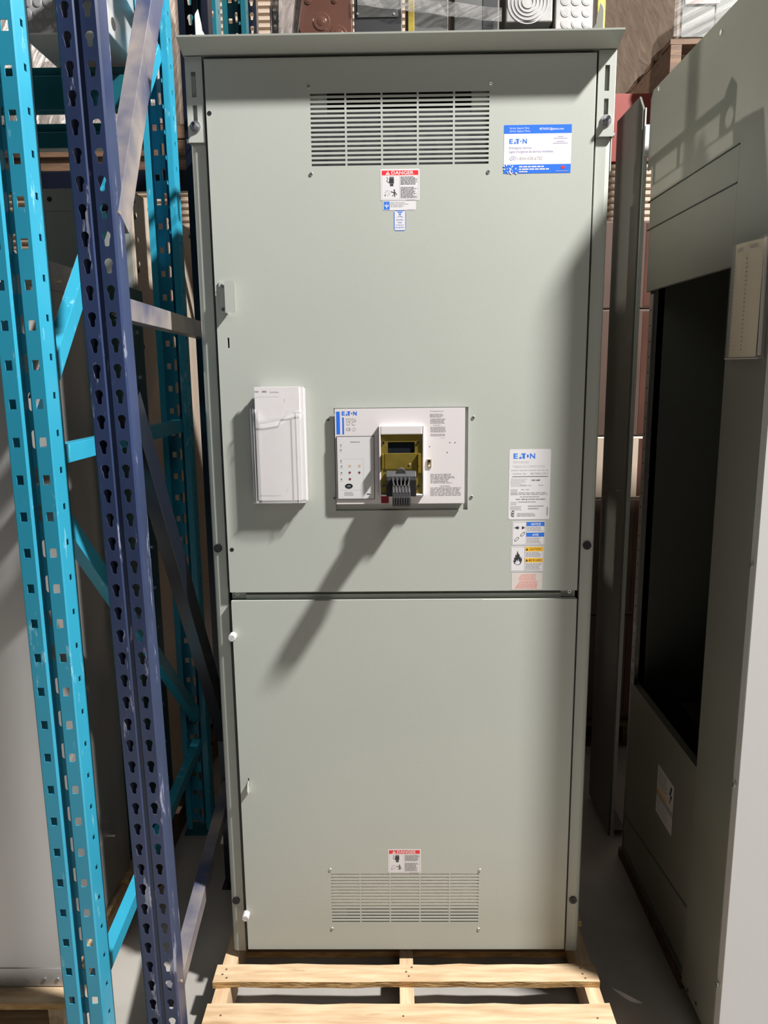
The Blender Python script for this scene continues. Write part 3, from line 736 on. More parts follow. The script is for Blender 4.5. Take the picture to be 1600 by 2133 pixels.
rim = [(px0+.012, Yf+.004, pz0+.226), (px0+.014, Yf-.001, pz0+.218), (px0+.022, Yf-.003, pz0+.199), (px0+.045, Yf-.004, pz0+.201), (px0+.085, Yf-.0045, pz0+.208), (px0+.091, Yf-.004, pz0+.222), (px1-.016, Yf-.003, pz0+.222), (px1-.010, Yf-.001, pz0+.219), (px1-.004, Yf, pz0+.216)]
m.tube(rim, .0011, .0011, 'ink_light', (0, 1, 0)); m.tube([(px1-.016, Yf-.003, pz0), (px1-.016, Yf-.003, pz0+.222)], .0012, .0010, 'label_white', (0, 1, 0)); m.tube([(px0+.0085, Yf+.002, pz0), (px0+.0085, Yf+.002, pz1)], .0012, .0010, 'ink_light', (0, 1, 0))
po = m.build('document_pocket', updoor, smooth=True); tag(po, 'clear plastic pocket stuck on the door')
m = Print(yplane(-.0268))
dx0, dx1, dz0, dz1 = -.3495, -.2375, 1.408, 1.680
for k, (ox, oz, y0, y1) in enumerate(((.006, -.004, -.008, -.003), (.004, -.001, -.014, -.009), (.0025, .000, -.020, -.015))):
    m.box(dx0+.006+ox, dx1+ox, y0, y1, dz0+oz, dz1+oz, 'paper_back')
m.box(dx0, dx1-.006, -.0265, -.0205, dz0, dz1, 'paper')
m.text('EATON', -.3305, -.3205, 1.6675, 1.6715, 'ink_black', .02); m.text('Cutler-Hammer', -.3125, -.2905, 1.6665, 1.6705, 'ink_grey'); m.text('Introduction', -.3490, -.3385, 1.668, 1.672, 'ink_black')
m.rect(-.347, -.292, 1.6575, 1.6579, 'ink_light'); m.micro(-.345, -.295, 1.4185, 1.4215, 1, 'ink_light', .4, 0)
for z in (1.650, 1.435): m.rect(-.2785, -.278, z-.006, z+.003, 'ink_grey')
dd = m.build('document', loc=(-.295, -.015, 1.408)); tag(dd, 'folded stack of white instruction papers in the clear pocket on the cabinet door', 'papers')

# ------------------------------------------------------------------ rack upright frames
def keyhole():
    pts = []
    R = .0086
    for k in range(9):
        t = math.radians(-38+256*k/8); pts.append((R*math.cos(t), .0048+R*math.sin(t)))
    pts += [(-.0056, -.0045), (-.0046, -.0135), (-.0025, -.0155), (.0025, -.0155), (.0046, -.0135), (.0050, -.0030)]
    return pts
def rectpoly(w, h): return [(w/2, -h/2), (w/2, h/2), (-w/2, h/2), (-w/2, -h/2)]
def roundslot(w, h, n=6):
    r = w/2; P_ = []
    for k in range(n+1): t = math.pi*k/n; P_.append((r*math.cos(t), h/2-r+r*math.sin(t)))
    for k in range(n+1): t = math.pi+math.pi*k/n; P_.append((r*math.cos(t), -h/2+r+r*math.sin(t)))
    return P_
def place(mb, bottom, top, d=1):
    """map local (u right, depth, height) of a post onto the line bottom->top"""
    bv, tv = Vector(bottom), Vector(top); ax = (tv-bv).normalized()
    X = Vector((1, 0, 0)); X = (X-ax*X.dot(ax)).normalized(); Yv = ax.cross(X)*d
    mb.v = [tuple(bv+X*v[0]+Yv*v[1]+ax*v[2]) for v in mb.v]
def teal_post(root, bottom, height, d=1, lean=0., mname='teal', z0=.02):
    mb = MB(); P_ = .0762; n = int(height/P_); W_ = .0895; D_ = .062; c = .003
    def strip(a, b_, hole, m=mname, hc=None, off=0.):
        ax, ay = a; bx, by = b_; L_ = math.hypot(bx-ax, by-ay)
        fn = lambda u, v: (ax+(bx-ax)*u/L_, ay+(by-ay)*u/L_, v)
        if hole: mb.holestrip(fn, 0, L_, z0+off, P_, n, hole, m)
        else: mb.sheet(fn, 0, L_, z0, z0+P_*n, [], m)
    sq = rectpoly(.0140, .0195)
    strip((0, D_), (0, c), rectpoly(.011, .013), off=.016)
    strip((0, c), (c, 0), None); strip((c, 0), (.033, 0), sq); strip((.033, 0), (.037, .004), None)
    strip((.037, .004), (.038, .022), None); strip((.038, .022), (.0525, .022), [(a, b_+.004) for a, b_ in roundslot(.0125, .038)]); strip((.0525, .022), (.0535, .004), None)
    strip((.0535, .004), (.0575, 0), None); strip((.0575, 0), (W_-c, 0), sq); strip((W_-c, 0), (W_, c), None)
    strip((W_, c), (W_, D_), rectpoly(.011, .013), off=.016); strip((W_, D_), (W_-.018, D_), None); strip((0, D_), (.018, D_), None)
    place(mb, bottom, (bottom[0]+lean*height, bottom[1], bottom[2]+height), d)
    return mb.build('post', root, solid=.002, merge=True)
def blue_post(root, bottom, height, d=1, lean=0., mname='navy', z0=.02, W_=.0795):
    mb = MB(); P_ = .0508; n = int(height/P_); D_ = .055; c = .004
    def strip(a, b_, hole, m=mname, hc=None):
        ax, ay = a; bx, by = b_; L_ = math.hypot(bx-ax, by-ay)
        fn = lambda u, v: (ax+(bx-ax)*u/L_, ay+(by-ay)*u/L_, v)
        if hole: mb.holestrip(fn, 0, L_, z0, P_, n, hole, m, hc)
        else: mb.sheet(fn, 0, L_, z0, z0+P_*n, [], m)
    kh = keyhole(); cx_ = W_/2
    strip((0, D_), (0, c), None); strip((0, c), (c, 0), None); strip((c, 0), (cx_-.0065, 0), kh); strip((cx_-.0065, 0), (cx_-.0035, .0035), None)
    strip((cx_-.0035, .0035), (cx_+.0035, .0035), None); strip((cx_+.0035, .0035), (cx_+.0065, 0), None); strip((cx_+.0065, 0), (W_-c, 0), [(-a, b_) for a, b_ in reversed(kh)])
    strip((W_-c, 0), (W_, c), None); strip((W_, c), (W_, D_), None); strip((0, D_), (.016, D_), None); strip((W_, D_), (W_-.016, D_), None)
    place(mb, bottom, (bottom[0]+lean*height, bottom[1], bottom[2]+height), d)
    return mb.build('post', root, solid=.002, merge=True)
def foot(root, x0, x1, y0, y1, m):
    return MB().box(x0-.012, x1-.002, y0-.01, y1+.01, 0.0005, .006, m).build('foot_plate', root)
def brace(root, x, a, b_, m, w=.03, h=.042, name='brace', open_=True):
    """C-channel brace in the plane of the frame, from (y,z) a to b_"""
    mb = MB(); A, B_ = Vector((x, a[0], a[1])), Vector((x, b_[0], b_[1])); d = (B_-A).normalized(); n_ = d.cross(Vector((1, 0, 0))).normalized(); X = Vector((1, 0, 0))
    t = .0025
    prof_ = [(w/2, h/2), (w/2, -h/2), (-w/2, -h/2), (-w/2, -h/2+t), (w/2-t, -h/2+t), (w/2-t, h/2-t), (-w/2, h/2-t), (-w/2, h/2)]
    N = len(prof_); vs = [A+X*p_[0]+n_*p_[1] for p_ in prof_]+[B_+X*p_[0]+n_*p_[1] for p_ in prof_]
    mb.add(vs, [(0, 1, 4, 5), (1, 2, 3, 4), (0, 5, 6, 7), (N, N+5, N+4, N+1), (N+1, N+4, N+3, N+2), (N, N+7, N+6, N+5)]+[(k, (k+1) % N, N+(k+1) % N, N+k) for k in range(N)], m)
    return mb.build(name, root, bevel=.001)
# teal frame
tf = empty('rack_upright_frame', (-.75, -.33, 0), 'bright teal rack upright frame with square holes at the left edge', 'rack frame')
teal_post(tf, (-.796, -.33, 0), 3.1); teal_post(tf, (-.808, .813, 0), 3.4, -1)
foot(tf, -.796, -.7065, -.33, -.268, 'teal'); foot(tf, -.808, -.7185, .751, .813, 'teal_dark')
for a, b_ in (((-.27, 1.655), (.75, 2.70)), ((-.27, 1.545), (.755, 1.535)), ((-.27, 1.455), (.755, .475)), ((-.27, .262), (.755, .372)), ((-.27, 3.0), (.755, 2.82))):
    brace(tf, -.752, a, b_, 'teal')
# blue frame
bfm = empty('rack_upright_frame', (-.58, -.30, 0), 'worn dark blue rack upright frame with keyhole slots beside the cabinet', 'rack frame')
blue_post(bfm, (-.6165, -.30, 0), 3.1, 1, -.0105)
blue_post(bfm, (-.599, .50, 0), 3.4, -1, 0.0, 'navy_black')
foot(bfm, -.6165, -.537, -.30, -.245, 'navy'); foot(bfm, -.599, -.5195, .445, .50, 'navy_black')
for a, b_, h in (((-.245, 2.015), (.43, 3.10), .066), ((-.245, 1.845), (.445, 1.832), .044), ((-.245, 1.66), (.445, .565), .066), ((-.245, .205), (.445, .375), .044)):
    brace(bfm, -.575, a, b_, 'navy_black' if a[1] == 1.66 else 'navy_beige', .034, h)
for a, c in ((235, 443), (247, 652), (262, 852), (368, 2043)):
    q = onY(a, c, -.272); m = MB().cyl((q.x-.012, q.y, q.z), (q.x+.014, q.y, q.z), .0035, 'zinc_yellow', 10).hexa((q.x-.008, q.y, q.z), (q.x-.001, q.y, q.z), .007, 'zinc_yellow')
    tag(m.build('bolt', bfm), 'pale brass bolt')
# far frame behind the shelf
ff = empty('rack_upright_frame', (-.60, 1.6, 0), 'black keyhole rack upright against the ribbed wall, seen above the cabinet', 'rack frame')
blue_post(ff, (-.648, 1.6, 0), 3.6, 1, 0, 'navy_black', W_=.078); foot(ff, -.648, -.57, 1.6, 1.655, 'navy_black')
blue_post(ff, (-.648, 2.6, 0), 3.6, -1, 0, 'navy_black', W_=.078); foot(ff, -.648, -.57, 2.545, 2.6, 'navy_black')
brace(ff, -.61, (1.655, 2.4), (2.545, 2.0), 'navy_black'); brace(ff, -.61, (1.655, 1.2), (2.545, 1.7), 'navy_black'); brace(ff, -.61, (1.655, 2.6), (2.545, 3.2), 'navy_black')
# another teal upright between
f2 = empty('rack_upright_frame', (-.78, 1.0, 0), 'dark teal rack upright close behind the bright teal frame', 'rack frame')
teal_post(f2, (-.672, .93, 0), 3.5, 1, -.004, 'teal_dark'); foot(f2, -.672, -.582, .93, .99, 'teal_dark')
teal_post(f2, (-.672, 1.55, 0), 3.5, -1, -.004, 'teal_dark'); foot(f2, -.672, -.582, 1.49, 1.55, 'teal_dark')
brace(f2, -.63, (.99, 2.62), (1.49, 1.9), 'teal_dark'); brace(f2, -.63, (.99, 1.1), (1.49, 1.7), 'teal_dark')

# ------------------------------------------------------------------ enclosures at the left
def rbox(root, name, x0, x1, y0, y1, z0, z1, m, bev=.003): return MB().box(x0, x1, y0, y1, z0, z1, m).build(name, root, bevel=bev)
pallet('wooden_pallet', 'wooden pallet at the lower left under the galvanised enclosure', -1.93, -.885, -.16, .44, .118, [(-.16, -.03), (.03, .12), (.16, .26), (.33, .43)], nails=False)
e1 = empty('metal_enclosure', (-1.4, .16, .12), 'galvanised sheet metal enclosure behind the teal upright at the left', 'enclosure')
rbox(e1, 'body', -1.90, -.902, -.10, .415, .12, 1.985, 'galv', .004)
MB().box(-1.898, -.904, -.105, -.1005, .16, 1.96, 'galv_pale').build('front_panel', e1)
MB().box(-.9015, -.898, -.085, .40, 1.93, 2.00, 'galv').build('top_flange', e1)
MB().box(-1.898, -.904, -.107, -.1055, .122, .175, 'galv_pale').build('bottom_flange', e1)
for y, z in ((.10, 1.96), (.22, 1.955), (.36, 1.965)): MB().cyl((-.8995, y, z), (-.890, y, z), .006, 'zinc_yellow', 8).build('bolt', e1)
for a, c in ((130, 748), (232, 1738)):
    q = onX(a, c, -.9); tag(MB().cyl((-.9015, q.y, q.z), (-.888, q.y, q.z), .0065, 'chrome', 6).build('bolt', e1), 'bright hexagonal bolt')
for x in (-1.052, -1.002, -.955, -.92): MB().cyl((x, -.107, .142), (x, -.1095, .142), .0048, 'zinc', 10).build('rivet', e1)
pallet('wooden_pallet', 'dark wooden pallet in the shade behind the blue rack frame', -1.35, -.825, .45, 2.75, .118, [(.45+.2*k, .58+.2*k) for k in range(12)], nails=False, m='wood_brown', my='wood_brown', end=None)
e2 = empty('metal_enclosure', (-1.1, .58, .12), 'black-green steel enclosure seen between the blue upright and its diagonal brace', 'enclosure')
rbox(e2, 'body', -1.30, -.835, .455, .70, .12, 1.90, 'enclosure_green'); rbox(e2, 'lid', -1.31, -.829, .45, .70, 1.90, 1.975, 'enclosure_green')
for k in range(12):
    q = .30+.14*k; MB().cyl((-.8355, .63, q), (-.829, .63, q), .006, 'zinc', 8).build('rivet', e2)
e3 = empty('metal_enclosure', (-1.02, 1.2, .12), 'tall grey enclosure with tan side, standing behind the black-green one', 'enclosure')
rbox(e3, 'body', -1.165, -.873, .765, 2.3, .12, 2.29, 'enclosure_grey', .002)
MB().box(-.8735, -.869, .766, 2.3, .12, 2.30, 'sheet_tan').build('side_panel', e3); tag([o for o in bpy.data.objects if o.parent == e3][-1], 'tan side sheet')
MB().box(-1.165, -.873, .758, .764, 2.235, 2.302, 'enclosure_grey').build('front_flange', e3)
for x in (-1.13, -1.04, -.96, -.90): MB().cyl((x, .759, 2.27), (x, .7565, 2.27), .008, 'black', 12).build('bolt_hole', e3)
for y, z in ((.80, 2.27), (.80, 2.22), (.80, 2.05), (.80, 1.8), (.95, 2.27), (1.2, 2.27), (1.5, 2.27)): MB().cyl((-.8695, y, z), (-.8675, y, z), .008, 'black', 12).build('bolt_hole', e3)
# beams and shelf load at upper left
def beam(label, x0, x1, y, z0, z1, m, name='rack_beam', cat='rack beam', d=.045, step=True, grp=None):
    mb = MB()
    if step: mb.prism([(y, z0), (y, z1-.03), (y+.018, z1-.03), (y+.018, z1), (y+d, z1), (y+d, z0)], 'x', x0, x1, m)
    else: mb.box(x0, x1, y, y+d, z0, z1, m)
    return tag(mb.build(name, bevel=.002, loc=((x0+x1)/2, y, z0)), label, cat, grp)
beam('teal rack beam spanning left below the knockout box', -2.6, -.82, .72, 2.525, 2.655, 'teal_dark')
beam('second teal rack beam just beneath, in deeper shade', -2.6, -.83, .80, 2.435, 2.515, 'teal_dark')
for i, (ya, yb, lab) in enumerate(((262, 292, 'upper brown timber bearer crossing behind the uprights'), (295, 327, 'middle brown timber bearer just above the bright gap'), (340, 356, 'lowest thin brown timber bearer just under the bright gap'))):
    q1, q0 = onY(120, ya, 1.68), onY(120, yb, 1.68)
    mb = MB(); board(mb, -2.8, -.665, 1.68, 1.76, q0.z, q1.z, 'wood_brown', .001, 8, None)
    tag(mb.build('timber_bearer', loc=(-1.7, 1.7, q0.z)), lab, 'timber', None)
q1, q0 = onY(150, 357, 1.66), onY(150, 401, 1.66)
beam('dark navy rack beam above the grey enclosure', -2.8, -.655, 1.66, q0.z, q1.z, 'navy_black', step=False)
lw = empty('wrapped_load', (-1.4, 2.1, 2.68), 'film-wrapped load on the timber bearers behind the teal rack beams at upper left', 'wrapped load')
q = onY(120, 262, 1.68)
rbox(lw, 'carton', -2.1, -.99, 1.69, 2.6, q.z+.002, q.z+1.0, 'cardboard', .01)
vs = []; fs = []; NX, NZ = 24, 12
for j in range(NZ+1):
    for i in range(NX+1):
        t = i/NX; vs.append((-2.1+1.125*t, 1.676+.006*math.sin(i*1.7+j)+.005*math.sin(j*2.3), q.z+.004+1.0*j/NZ))
for j in range(NZ):
    for i in range(NX): a = j*(NX+1)+i; fs.append((a, a+1, a+NX+2, a+NX+1))
MB().add(vs, fs, 'film_drape').build('stretch_film', lw, smooth=True, solid=.0008)
vs = [(-.975+.005*math.sin(2.1*i), 1.68+.92*i/16, q.z+.004+1.0*j) for j in (0, 1) for i in range(17)]
MB().add(vs, [(i, i+1, 18+i, 17+i) for i in range(16)], 'film').build('stretch_film', lw, smooth=True, solid=.0008)
bx = empty('knockout_box', (-1.0, .8, 2.66), 'galvanised knockout box on the shelf at the top left corner', 'box')
q = onY(42, 88, .51); q2 = onY(228, 78, .51)
rbox(bx, 'body', q.x, q2.x, .51, 1.0, 2.66, 2.98, 'galv_pale', .003)  # paler metal colour stands in for light on this box
for i in range(4):
    for j in range(5):
        x = q.x+.025+.028*i+.003*j; z = 2.685+.028*j
        MB().cyl((x, .5105, z), (x, .508, z), .0115, 'ink_grey', 18).cyl((x, .508, z), (x, .5075, z), .0090, 'galv_pale', 18).build('knockout', bx)
q3 = onX(236, 50, q2.x); MB().cyl((q2.x-.001, q3.y, q3.z), (q2.x+.001, q3.y, q3.z), .017, 'black', 20).build('side_hole', bx)
rk = MB(); board(rk, -1.7, -.83, .60, 1.62, 2.500, 2.523, 'wood_brown', .001, 6, None)

# ------------------------------------------------------------------ shelf behind the cabinet and its boxes
SZ = 2.74
beam('dark rack beam under the boxes behind the cabinet', -.56, .70, 1.02, SZ-.12, SZ-.022, 'navy_black', step=False)
beam('rear dark rack beam under the boxes behind the cabinet', -.56, .70, 1.70, SZ-.12, SZ-.022, 'navy_black', step=False)
for k, x in enumerate((-.545, .665)):
    f3 = empty('rack_upright_frame', (x, 1.4, 0), ('slim black rack support hidden behind the left of the cabinet', 'slim black rack support hidden behind the right of the cabinet')[k], 'rack frame')
    for y in (1.02, 1.70): MB().box(x-.03+.0, x+.03, y+.047, y+.09, 0, SZ-.0215, 'navy_black').build('post', f3)
    MB().box(x-.01, x+.01, 1.11, 1.747, 1.0, 1.05, 'navy_black').build('brace', f3)
sd = MB(); board(sd, -.575, .70, 1.0, 1.78, SZ-.02, SZ, 'wood_brown', .001, 6, None); tag(sd.build('shelf_board', loc=(.6, 1.4, SZ-.02)), 'brown shelf board carrying the boxes behind the cabinet', 'shelf')
def sx(px, Y=1.0, py=40): return onY(px, py, Y).x
def shelfbox(name, label, p0, p1, Y, D, H, m, cat='box', z0=SZ+.001, bev=.003):
    r = empty(name, ((sx(p0, Y)+sx(p1, Y))/2, Y+D/2, z0), label, cat)
    rbox(r, 'body', sx(p0, Y), sx(p1, Y), Y, Y+D, z0, z0+H, m, bev); return r
def onshelf(r, nm, p0, y0_, p1, y1_, Y, m, t=.002, lab=None):
    a, c = onY(p0, y0_, Y), onY(p1, y1_, Y); o = MB().box(a.x, c.x, Y-t, Y, c.z, a.z, m).build(nm, r, bevel=.0005)
    if lab: tag(o, lab)
    return o
def ko_ring(r, px, py, Y, R, m='ink_grey', m2='knockout'):
    q = onY(px, py, Y); return MB().cyl((q.x, Y, q.z), (q.x, Y-.002, q.z), R, m, 20).cyl((q.x, Y-.002, q.z), (q.x, Y-.0026, q.z), R*.78, m2, 20).build('knockout', r)
r = shelfbox('knockout_box', 'dark grey box with knockouts under the draped stretch film', 588, 634, 1.06, .4, .36, 'carton_grey')
for a, c in ((608, 58), (626, 57), (626, 38), (606, 30), (608, 8), (626, 12)): ko_ring(r, a, c, 1.06, .011, 'carton_black', 'carton_grey')
# film drape
vs = []; fs = []; NX, NZ = 14, 12
for j in range(NZ+1):
    for i in range(NX+1):
        t = i/NX; v = j/NZ; z = SZ+.002+.40*v; xa, xb = sx(566, 1.0), sx(612, 1.0)+.075*v
        vs.append((xa+(xb-xa)*t, .972+.010*math.sin(9*t+3*v)+.006*math.sin(17*t), z))
for j in range(NZ):
    for i in range(NX): a = j*(NX+1)+i; fs.append((a, a+1, a+NX+2, a+NX+1))
m = MB().add(vs, fs, 'film_drape'); o = m.build('stretch_film', smooth=True, solid=.001, loc=(sx(590), .972, SZ)); tag(o, 'crumpled stretch film hanging left of the brown box', 'plastic film')
r = empty('brown_box', (sx(680), 1.2, SZ), 'glossy dark brown steel box with round embossed rings', 'box')
a0, a1 = onY(622, 0, 1.0), onY(643, 74, 1.0)
m = MB().prism([(a1.x, SZ+.001), (sx(734), SZ+.001), (sx(733), SZ+.36), (a1.x-(a1.x-a0.x)*3.3, SZ+.36)], 'y', 1.0, 1.05, 'carton_brown'); m.build('body', r, bevel=.003)
for a, c, R in ((670, 45, .030), (705, 72, .030), (642, 2, .012), (697, 1, .010)):
    q = onY(a, c, 1.0); MB().cyl((q.x, 1.0, q.z), (q.x, .997, q.z), R, 'carton_brown', 28, R*.9).cyl((q.x, .997, q.z), (q.x, .9955, q.z), R*.55, 'carton_brown', 24, R*.45).build('embossed_ring', r, smooth=True)
r = shelfbox('grey_box', 'black steel box with grey front panel right of the brown box', 738, 838, 1.0, .4, .36, 'carton_black')
onshelf(r, 'front_panel', 743, -60, 829, 36, 1.0, 'carton_grey', .004)
for a in (745, 821): ko_ring(r, a, 29, .996, .004, 'zinc', 'zinc')
def yst(px, lab):
    a = sx(px, .99); return tag(MB().box(a-.012, a+.012, .985, .99, SZ+.001, SZ+.36, 'strap_yellow').build('strap', loc=(a, .99, SZ)), lab, 'strap')
r = shelfbox('grey_box', 'dull grey flat box just right of the yellow-brown strip', 848, 934, 1.0, .4, .36, 'carton_grey'); onshelf(r, 'edge_strip', 850, -60, 863, 72, 1.0, 'brass', .003, 'yellow-brown edge strip')
r = shelfbox('grey_box', 'dull grey flat box left of the silver box with rings', 946, 1040, 1.0, .4, .36, 'carton_grey'); onshelf(r, 'edge_strip', 1007, -60, 1036, 72, 1.0, 'carton_black', .003, 'darker right strip')
r = shelfbox('silver_box', 'silver box with concentric ring knockout over a dark base', 1052, 1148, 1.0, .4, .075, 'carton_black')
a = onY(1100, 50, 1.0).z; b_ = onY(1100, 62, 1.0).z
m = MB().box(sx(1053), sx(1149), .985, 1.4, SZ+.077, SZ+.36, 'knockout')
m = MB().box(sx(1053), sx(1149), .985, 1.4, a, SZ+.36, 'knockout'); m.build('cover', r, bevel=.004)
q = onY(1100, 4, .985)
for R in (.068, .056, .044, .032, .02): 
    mb = Print(lambda u, v, l: (q.x+u, .984-l-(.07-R)*.01, q.z+v)); mb.ring(0, 0, R, .003, 'ink_grey', 36); mb.build('ring', r, solid=.0015)
r = shelfbox('knockout_box', 'silver box with rows of round knockouts at the cabinet top right', 1157, 1243, 1.0, .4, .36, 'knockout')
for a in (1178, 1200, 1222):
    for c in (49, 25, 1): ko_ring(r, a, c, 1.0, .0155)
yst(1252, 'bright yellow strap beside the silver knockout box')
# film band over the boxes
vs = []; N_ = 16
for i in range(N_+1):
    t = i/N_; px = 745+300*t; zt = onY(px, -4+34*t, .975).z; zb = onY(px, 6+36*t, .975).z
    vs += [(sx(px, .975), .975+.004*math.sin(i), zt+.02), (sx(px, .975), .975-.004*math.sin(i*1.7), zb-.006)]
m = MB().add(vs, [(2*i, 2*i+1, 2*i+3, 2*i+2) for i in range(N_)], 'film_grey'); tag(m.build('stretch_film', solid=.0006, loc=(sx(900), .975, 2.8)), 'taut clear film band slanting across the dull grey boxes', 'plastic film')

# ------------------------------------------------------------------ right: wrapped load, red beam, pallet
q = onY(1409, 78, 1.2); RX = q.x; RZ = q.z
beam('wide red rack beam behind the thin dark panel', .62, 1.86, 1.34, 2.50, 2.745, 'rack_red', step=False)
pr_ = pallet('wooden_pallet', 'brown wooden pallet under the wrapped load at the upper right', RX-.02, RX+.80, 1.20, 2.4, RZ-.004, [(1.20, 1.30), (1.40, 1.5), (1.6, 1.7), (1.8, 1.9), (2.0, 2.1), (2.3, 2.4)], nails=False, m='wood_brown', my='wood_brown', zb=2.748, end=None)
ld_ = empty('wrapped_load', (RX+.5, 1.8, RZ), 'tan film-wrapped load on the brown pallet at the upper right', 'wrapped load')
rbox(ld_, 'carton', RX+.004, RX+.135, 1.215, 2.4, RZ, RZ+.9, 'sheet_tan', .01)
rbox(ld_, 'grey_box', RX+.14, RX+.78, 1.215, 2.4, RZ, RZ+.9, 'enclosure_grey', .005)
MB().box(RX+.02, RX+.135, 1.207, 1.214, RZ+.003, RZ+.5, 'enclosure_grey').build('front_sheet', ld_)
q = onY(1428, 8, 1.2); q2 = onY(1500, 8, 1.2); MB().box(q.x, q2.x, 1.200, 1.203, q.z, q.z+.08, 'pink_label').build('paper_label', ld_)
vs = []; fs = []; NY, NZ = 24, 14
for j in range(NZ+1):
    for i in range(NY+1):
        y = 1.195+1.22*i/NY; z = RZ+.002+.92*j/NZ
        vs.append((RX-.012+.008*math.sin(i*1.3+j*.9)+.006*math.sin(j*2.1-i*.6), y, z))
for j in range(NZ):
    for i in range(NY): a = j*(NY+1)+i; fs.append((a, a+1, a+NY+2, a+NY+1))
m = MB().add(vs, fs, 'film'); m.build('stretch_film', ld_, smooth=True, solid=.0008)
m = MB().sheet(lambda u, v: (u, 1.196, v), RX-.012, RX+.78, RZ+.002, RZ+.9, [], 'film_grey'); m.build('stretch_film', ld_, solid=.0008)
# carton stack behind
st = [(.14, .62, 'lowest'), (.622, 1.15, 'second'), (1.152, 1.42, 'third'), (1.422, 1.95, 'fourth'), (1.952, 2.30, 'topmost')]
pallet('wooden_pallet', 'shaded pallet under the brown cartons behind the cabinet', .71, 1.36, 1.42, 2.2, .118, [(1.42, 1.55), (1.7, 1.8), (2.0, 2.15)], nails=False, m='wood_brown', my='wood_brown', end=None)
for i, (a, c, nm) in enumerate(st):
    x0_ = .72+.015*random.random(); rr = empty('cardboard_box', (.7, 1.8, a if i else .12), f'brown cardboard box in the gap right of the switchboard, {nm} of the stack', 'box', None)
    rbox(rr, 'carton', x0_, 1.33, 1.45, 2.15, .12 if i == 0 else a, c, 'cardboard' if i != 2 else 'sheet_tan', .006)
    MB().box(x0_+.3, x0_+.36, 1.4485, 1.4495, (a+.01), c-.01, 'carton_brown').build('tape', rr)
    if i == 4: MB().box(.79, .85, 1.4475, 1.4495, 2.08, 2.17, 'label_white').build('paper_label', rr)

# ------------------------------------------------------------------ thin dark panel enclosure (behind the open cabinet)
ec = empty('narrow_enclosure', (.78, .85, .0), 'narrow dark steel enclosure standing between the switchboard and the open grey cabinet', 'enclosure')
m = MB().prism([(.705, .02), (.705, 2.50), (.745, 2.545), (.99, 2.545), (.99, .02)], 'x', .757, .763, 'paint_shaded'); m.build('side_panel', ec)  # dark colour stands for the shade on this side
m = MB().box(.763, .83, .985, .99, .02, 2.54, 'paint_shaded').box(.763, .83, .74, .99, .012, .02, 'paint_shaded'); m.build('back_panel', ec)
m = MB().box(.763, .7675, .70, .745, .02, 2.50, 'paint').box(.7675, .776, .70, .704, .02, 2.43, 'paint'); m.build('front_flange', ec, bevel=.001)
m = MB().box(.765, .783, .695, .698, 2.36, 2.45, 'paint_pale').box(.780, .783, .695, .72, 2.36, 2.45, 'paint_pale'); tag(m.build('hinge_tab', ec), 'pale bent tab at the top')
for a, c in ((1262, 1729), (1304, 705), (1288, 1024)):
    q = onX(a, c, .757); MB().cyl((.757, q.y, q.z), (.750, q.y, q.z), .005, 'chrome', 10).build('screw', ec)

# ------------------------------------------------------------------ open grey cabinet at the right
SX = .77; CB = .035; CT = 2.535
ca = empty('open_cabinet', (1.2, .2, CB), 'large grey cabinet with open side at the right edge', 'cabinet')
def xs(Xv): return lambda u, v: (Xv, u, v)
# near full-height side strip and pale front
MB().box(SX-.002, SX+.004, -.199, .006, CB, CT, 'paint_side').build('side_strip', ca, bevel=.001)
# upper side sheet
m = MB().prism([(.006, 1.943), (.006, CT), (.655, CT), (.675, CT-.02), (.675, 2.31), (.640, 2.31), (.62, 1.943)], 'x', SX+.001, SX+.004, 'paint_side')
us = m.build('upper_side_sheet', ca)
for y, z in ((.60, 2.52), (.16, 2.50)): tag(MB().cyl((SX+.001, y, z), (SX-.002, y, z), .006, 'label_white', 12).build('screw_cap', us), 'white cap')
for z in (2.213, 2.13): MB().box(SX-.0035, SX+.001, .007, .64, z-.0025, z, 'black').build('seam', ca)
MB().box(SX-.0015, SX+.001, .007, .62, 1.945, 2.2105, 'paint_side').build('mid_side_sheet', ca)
# lower side sheet
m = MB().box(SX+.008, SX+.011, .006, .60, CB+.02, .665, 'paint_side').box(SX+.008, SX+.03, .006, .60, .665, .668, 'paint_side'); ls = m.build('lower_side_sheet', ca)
m = MB().prism([(.007, .255), (.60, .175), (.60, .168), (.007, .248)], 'x', SX+.0065, SX+.0082, 'paint_shaded')
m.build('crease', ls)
# post at the rear with rows of holes
m = MB().box(SX+.006, SX+.05, .60, .606, CB, 2.30, 'galv').box(SX+.006, SX+.009, .575, .60, .668, 1.935, 'galv')
rp = m.build('rear_post', ca); tag(rp, 'bare metal rear post with holes')
for k in range(26):
    z = .70+.0475*k; MB().cyl((SX+.0062, .588, z), (SX+.0055, .588, z), .0035, 'black', 8).build('post_hole', rp)
m = MB().sheet(xs(SX+.052), .60, .64, CB, 2.3, [], 'paint_shaded')
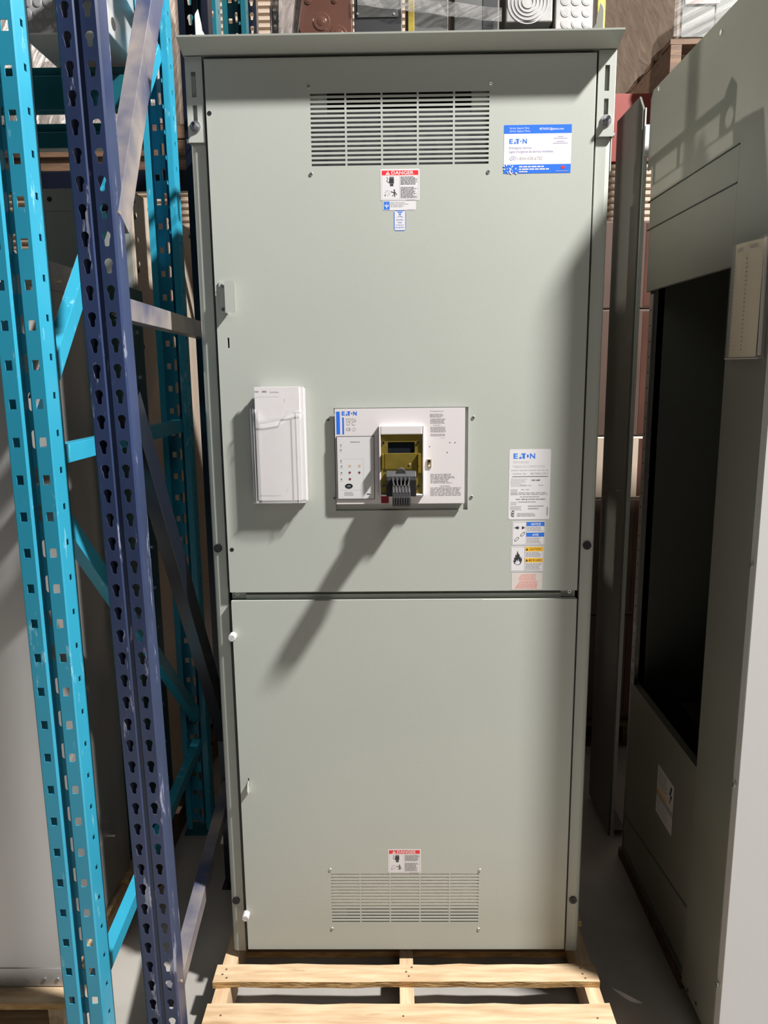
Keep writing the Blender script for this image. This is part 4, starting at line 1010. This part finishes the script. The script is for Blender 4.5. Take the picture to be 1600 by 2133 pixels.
# interior
MB().box(SX+.03, SX+.9, .60, .604, CB+.02, CT-.02, 'paint_shaded').build('back_wall', ca)
MB().box(SX+.53, SX+.535, -.18, .60, CB+.02, CT-.02, 'paint_shaded').build('inner_wall', ca)
MB().box(SX+.004, SX+.9, -.19, .60, CB, CB+.02, 'paint_shaded').build('base', ca)
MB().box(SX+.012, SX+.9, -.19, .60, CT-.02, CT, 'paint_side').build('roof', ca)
MB().box(SX+.43, SX+.52, .10, .54, .70, 1.15, 'paint_shaded').build('inner_cover', ca, bevel=.003)
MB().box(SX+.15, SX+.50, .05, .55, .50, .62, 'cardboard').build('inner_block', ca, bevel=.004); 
MB().box(SX+.06, SX+.075, .008, .020, .65, 1.945, 'paint_shaded').build('inner_channel', ca)
m = MB()
for k in range(6): m.box(SX+.035, SX+.052, .030, .045, 1.02+.14*k, 1.026+.14*k, 'zinc').box(SX+.035, SX+.038, .030, .045, .99+.14*k, 1.02+.14*k, 'zinc')
m.build('cable_clips', ca)
for y, z, R in ((.33, 1.79, .018), (.47, 1.785, .010)):
    MB().cyl((SX+.529, y, z), (SX+.5275, y, z), R*1.3, 'zinc' if R < .015 else 'paint_side', 20).build('knockout', ca)
# front: pale narrow cover angled open, and the main front
MB().box(SX+.10, SX+.9, -.196, -.190, CB, CT, 'paint_pale').build('front_panel', ca)
m = MB().box(SX-.0015, SX+.86, -.229, -.226, CB+.004, CT, 'paint_pale').box(SX-.0015, SX+.0015, -.226, -.2005, CB+.004, CT, 'paint_pale')
fc = m.build('front_cover', ca, bevel=.0008); tag(fc, 'pale front cover')
for a, c in ((1568, 1177), (1532, 1634), (1497, 2050)):
    q = onX(a, c, SX-.002); MB().cyl((SX-.002, q.y, q.z), (SX-.008, q.y, q.z), .006, 'zinc', 10).build('screw', ca)
for a, c in ((1433, 2063), (1450, 2090)):
    q = onX(a, c, SX-.002); MB().cyl((SX-.002, q.y, q.z), (SX-.0028, q.y, q.z), .005, 'black', 10).build('bolt_hole', ca)
# arc flash label
m = Print(lambda u, v, l: (SX+.0078-l, .305-.135*u, .372+.155*v))
m.rect(0, 1, .45, 1, 'label_white'); m.rect(0, 1, 0, .42, 'label_white'); m.rect(0, .62, .47, .53, 'yellow_label'); m.micro(.08, .6, .60, .95, 8, 'ink_grey')
m.poly([(.82, .92), (.74, .72), (.82, .74), (.78, .52), (.92, .76), (.84, .75), (.90, .92)], 'ink_black'); m.rect(.64, .645, .47, 1, 'ink_grey'); m.rect(0, 1, .36, .40, 'ink_grey'); m.micro(.08, .9, .05, .32, 5, 'ink_light')
tag(m.build('warning_label', ca), 'white warning sticker with black lightning bolt')
# circuit chart in a clear sleeve
m = Print(lambda u, v, l: (SX-.0095-.006*math.sin(2.6*u)-l, -.030-.143*u, 1.737+.250*v))
N_ = 6
for k in range(N_): m.add([m.fn(k/N_, 0, 0), m.fn((k+1)/N_, 0, 0), m.fn((k+1)/N_, 1-.03*(k+1)/N_, 0), m.fn(k/N_, 1-.03*k/N_, 0)], [(0, 1, 2, 3)], 'chart')
for k in range(24): m.rect(.03, .95, .05+.037*k, .0525+.037*k, 'cardboard')
for k in range(22):
    m.rect(.03, .07, .06+.037*k, .072+.037*k, 'ink_grey'); m.rect(.50, .56, .06+.037*k, .072+.037*k, 'ink_grey')
m.micro(.10, .35, .92, .955, 2, 'ink_grey', .5, 0); m.micro(.6, .85, .915, .95, 2, 'ink_grey', .5, 0)
ch = m.build('circuit_chart', ca); tag(ch, 'cream ruled circuit chart in a clear sleeve')
m = MB().box(SX-.017, SX-.0155, -.190, -.024, 1.732, 1.985, 'chart_clear').box(SX-.017, SX-.002, -.193, -.190, 1.732, 1.98, 'chart_clear').cyl((SX-.012, -.187, 1.74), (SX-.012, -.181, 1.98), .004, 'chart_rim', 8).box(SX-.0165, SX-.0145, -.19, -.024, 1.732, 1.735, 'chart_rim')
m.build('clear_sleeve', ca)
# pale strip modelled for a glint on the floor
vs = []
for k in range(9):
    t = k/8; w_ = .006*math.sin(math.pi*(.1+.85*t)); x = .582+.068*t; y = .020-.050*t-.012*math.sin(3*t)
    vs += [(x, y-w_, .0006), (x, y+w_, .0006+.006*math.sin(math.pi*t))]
sc = MB().add(vs, [(2*k, 2*k+2, 2*k+3, 2*k+1) for k in range(8)], 'paper_back').build('floor_glint', solid=.0006, loc=(.615, -.005, 0))
tag(sc, 'small pale strip standing for a glint on the dark floor right of the pallet', 'glint')
# runners under it
for i, y in enumerate((-.15, .50)):
    pass
mb = MB(); board(mb, SX+.02, SX+.9, -.17, -.08, .0005, CB-.001, 'wood_brown', .001, 6, None); tag(mb.build('wooden_runner', loc=(1.2, -.12, 0)), 'thin wooden runner under the front of the open grey cabinet', 'wood')
mb = MB(); board(mb, SX+.0, SX+.9, .02, .62, .0005, CB-.001, 'wood_brown', .001, 6, None); tag(mb.build('wooden_runner', loc=(1.2, .3, 0)), 'brown wooden runner under the rear of the open grey cabinet', 'wood')
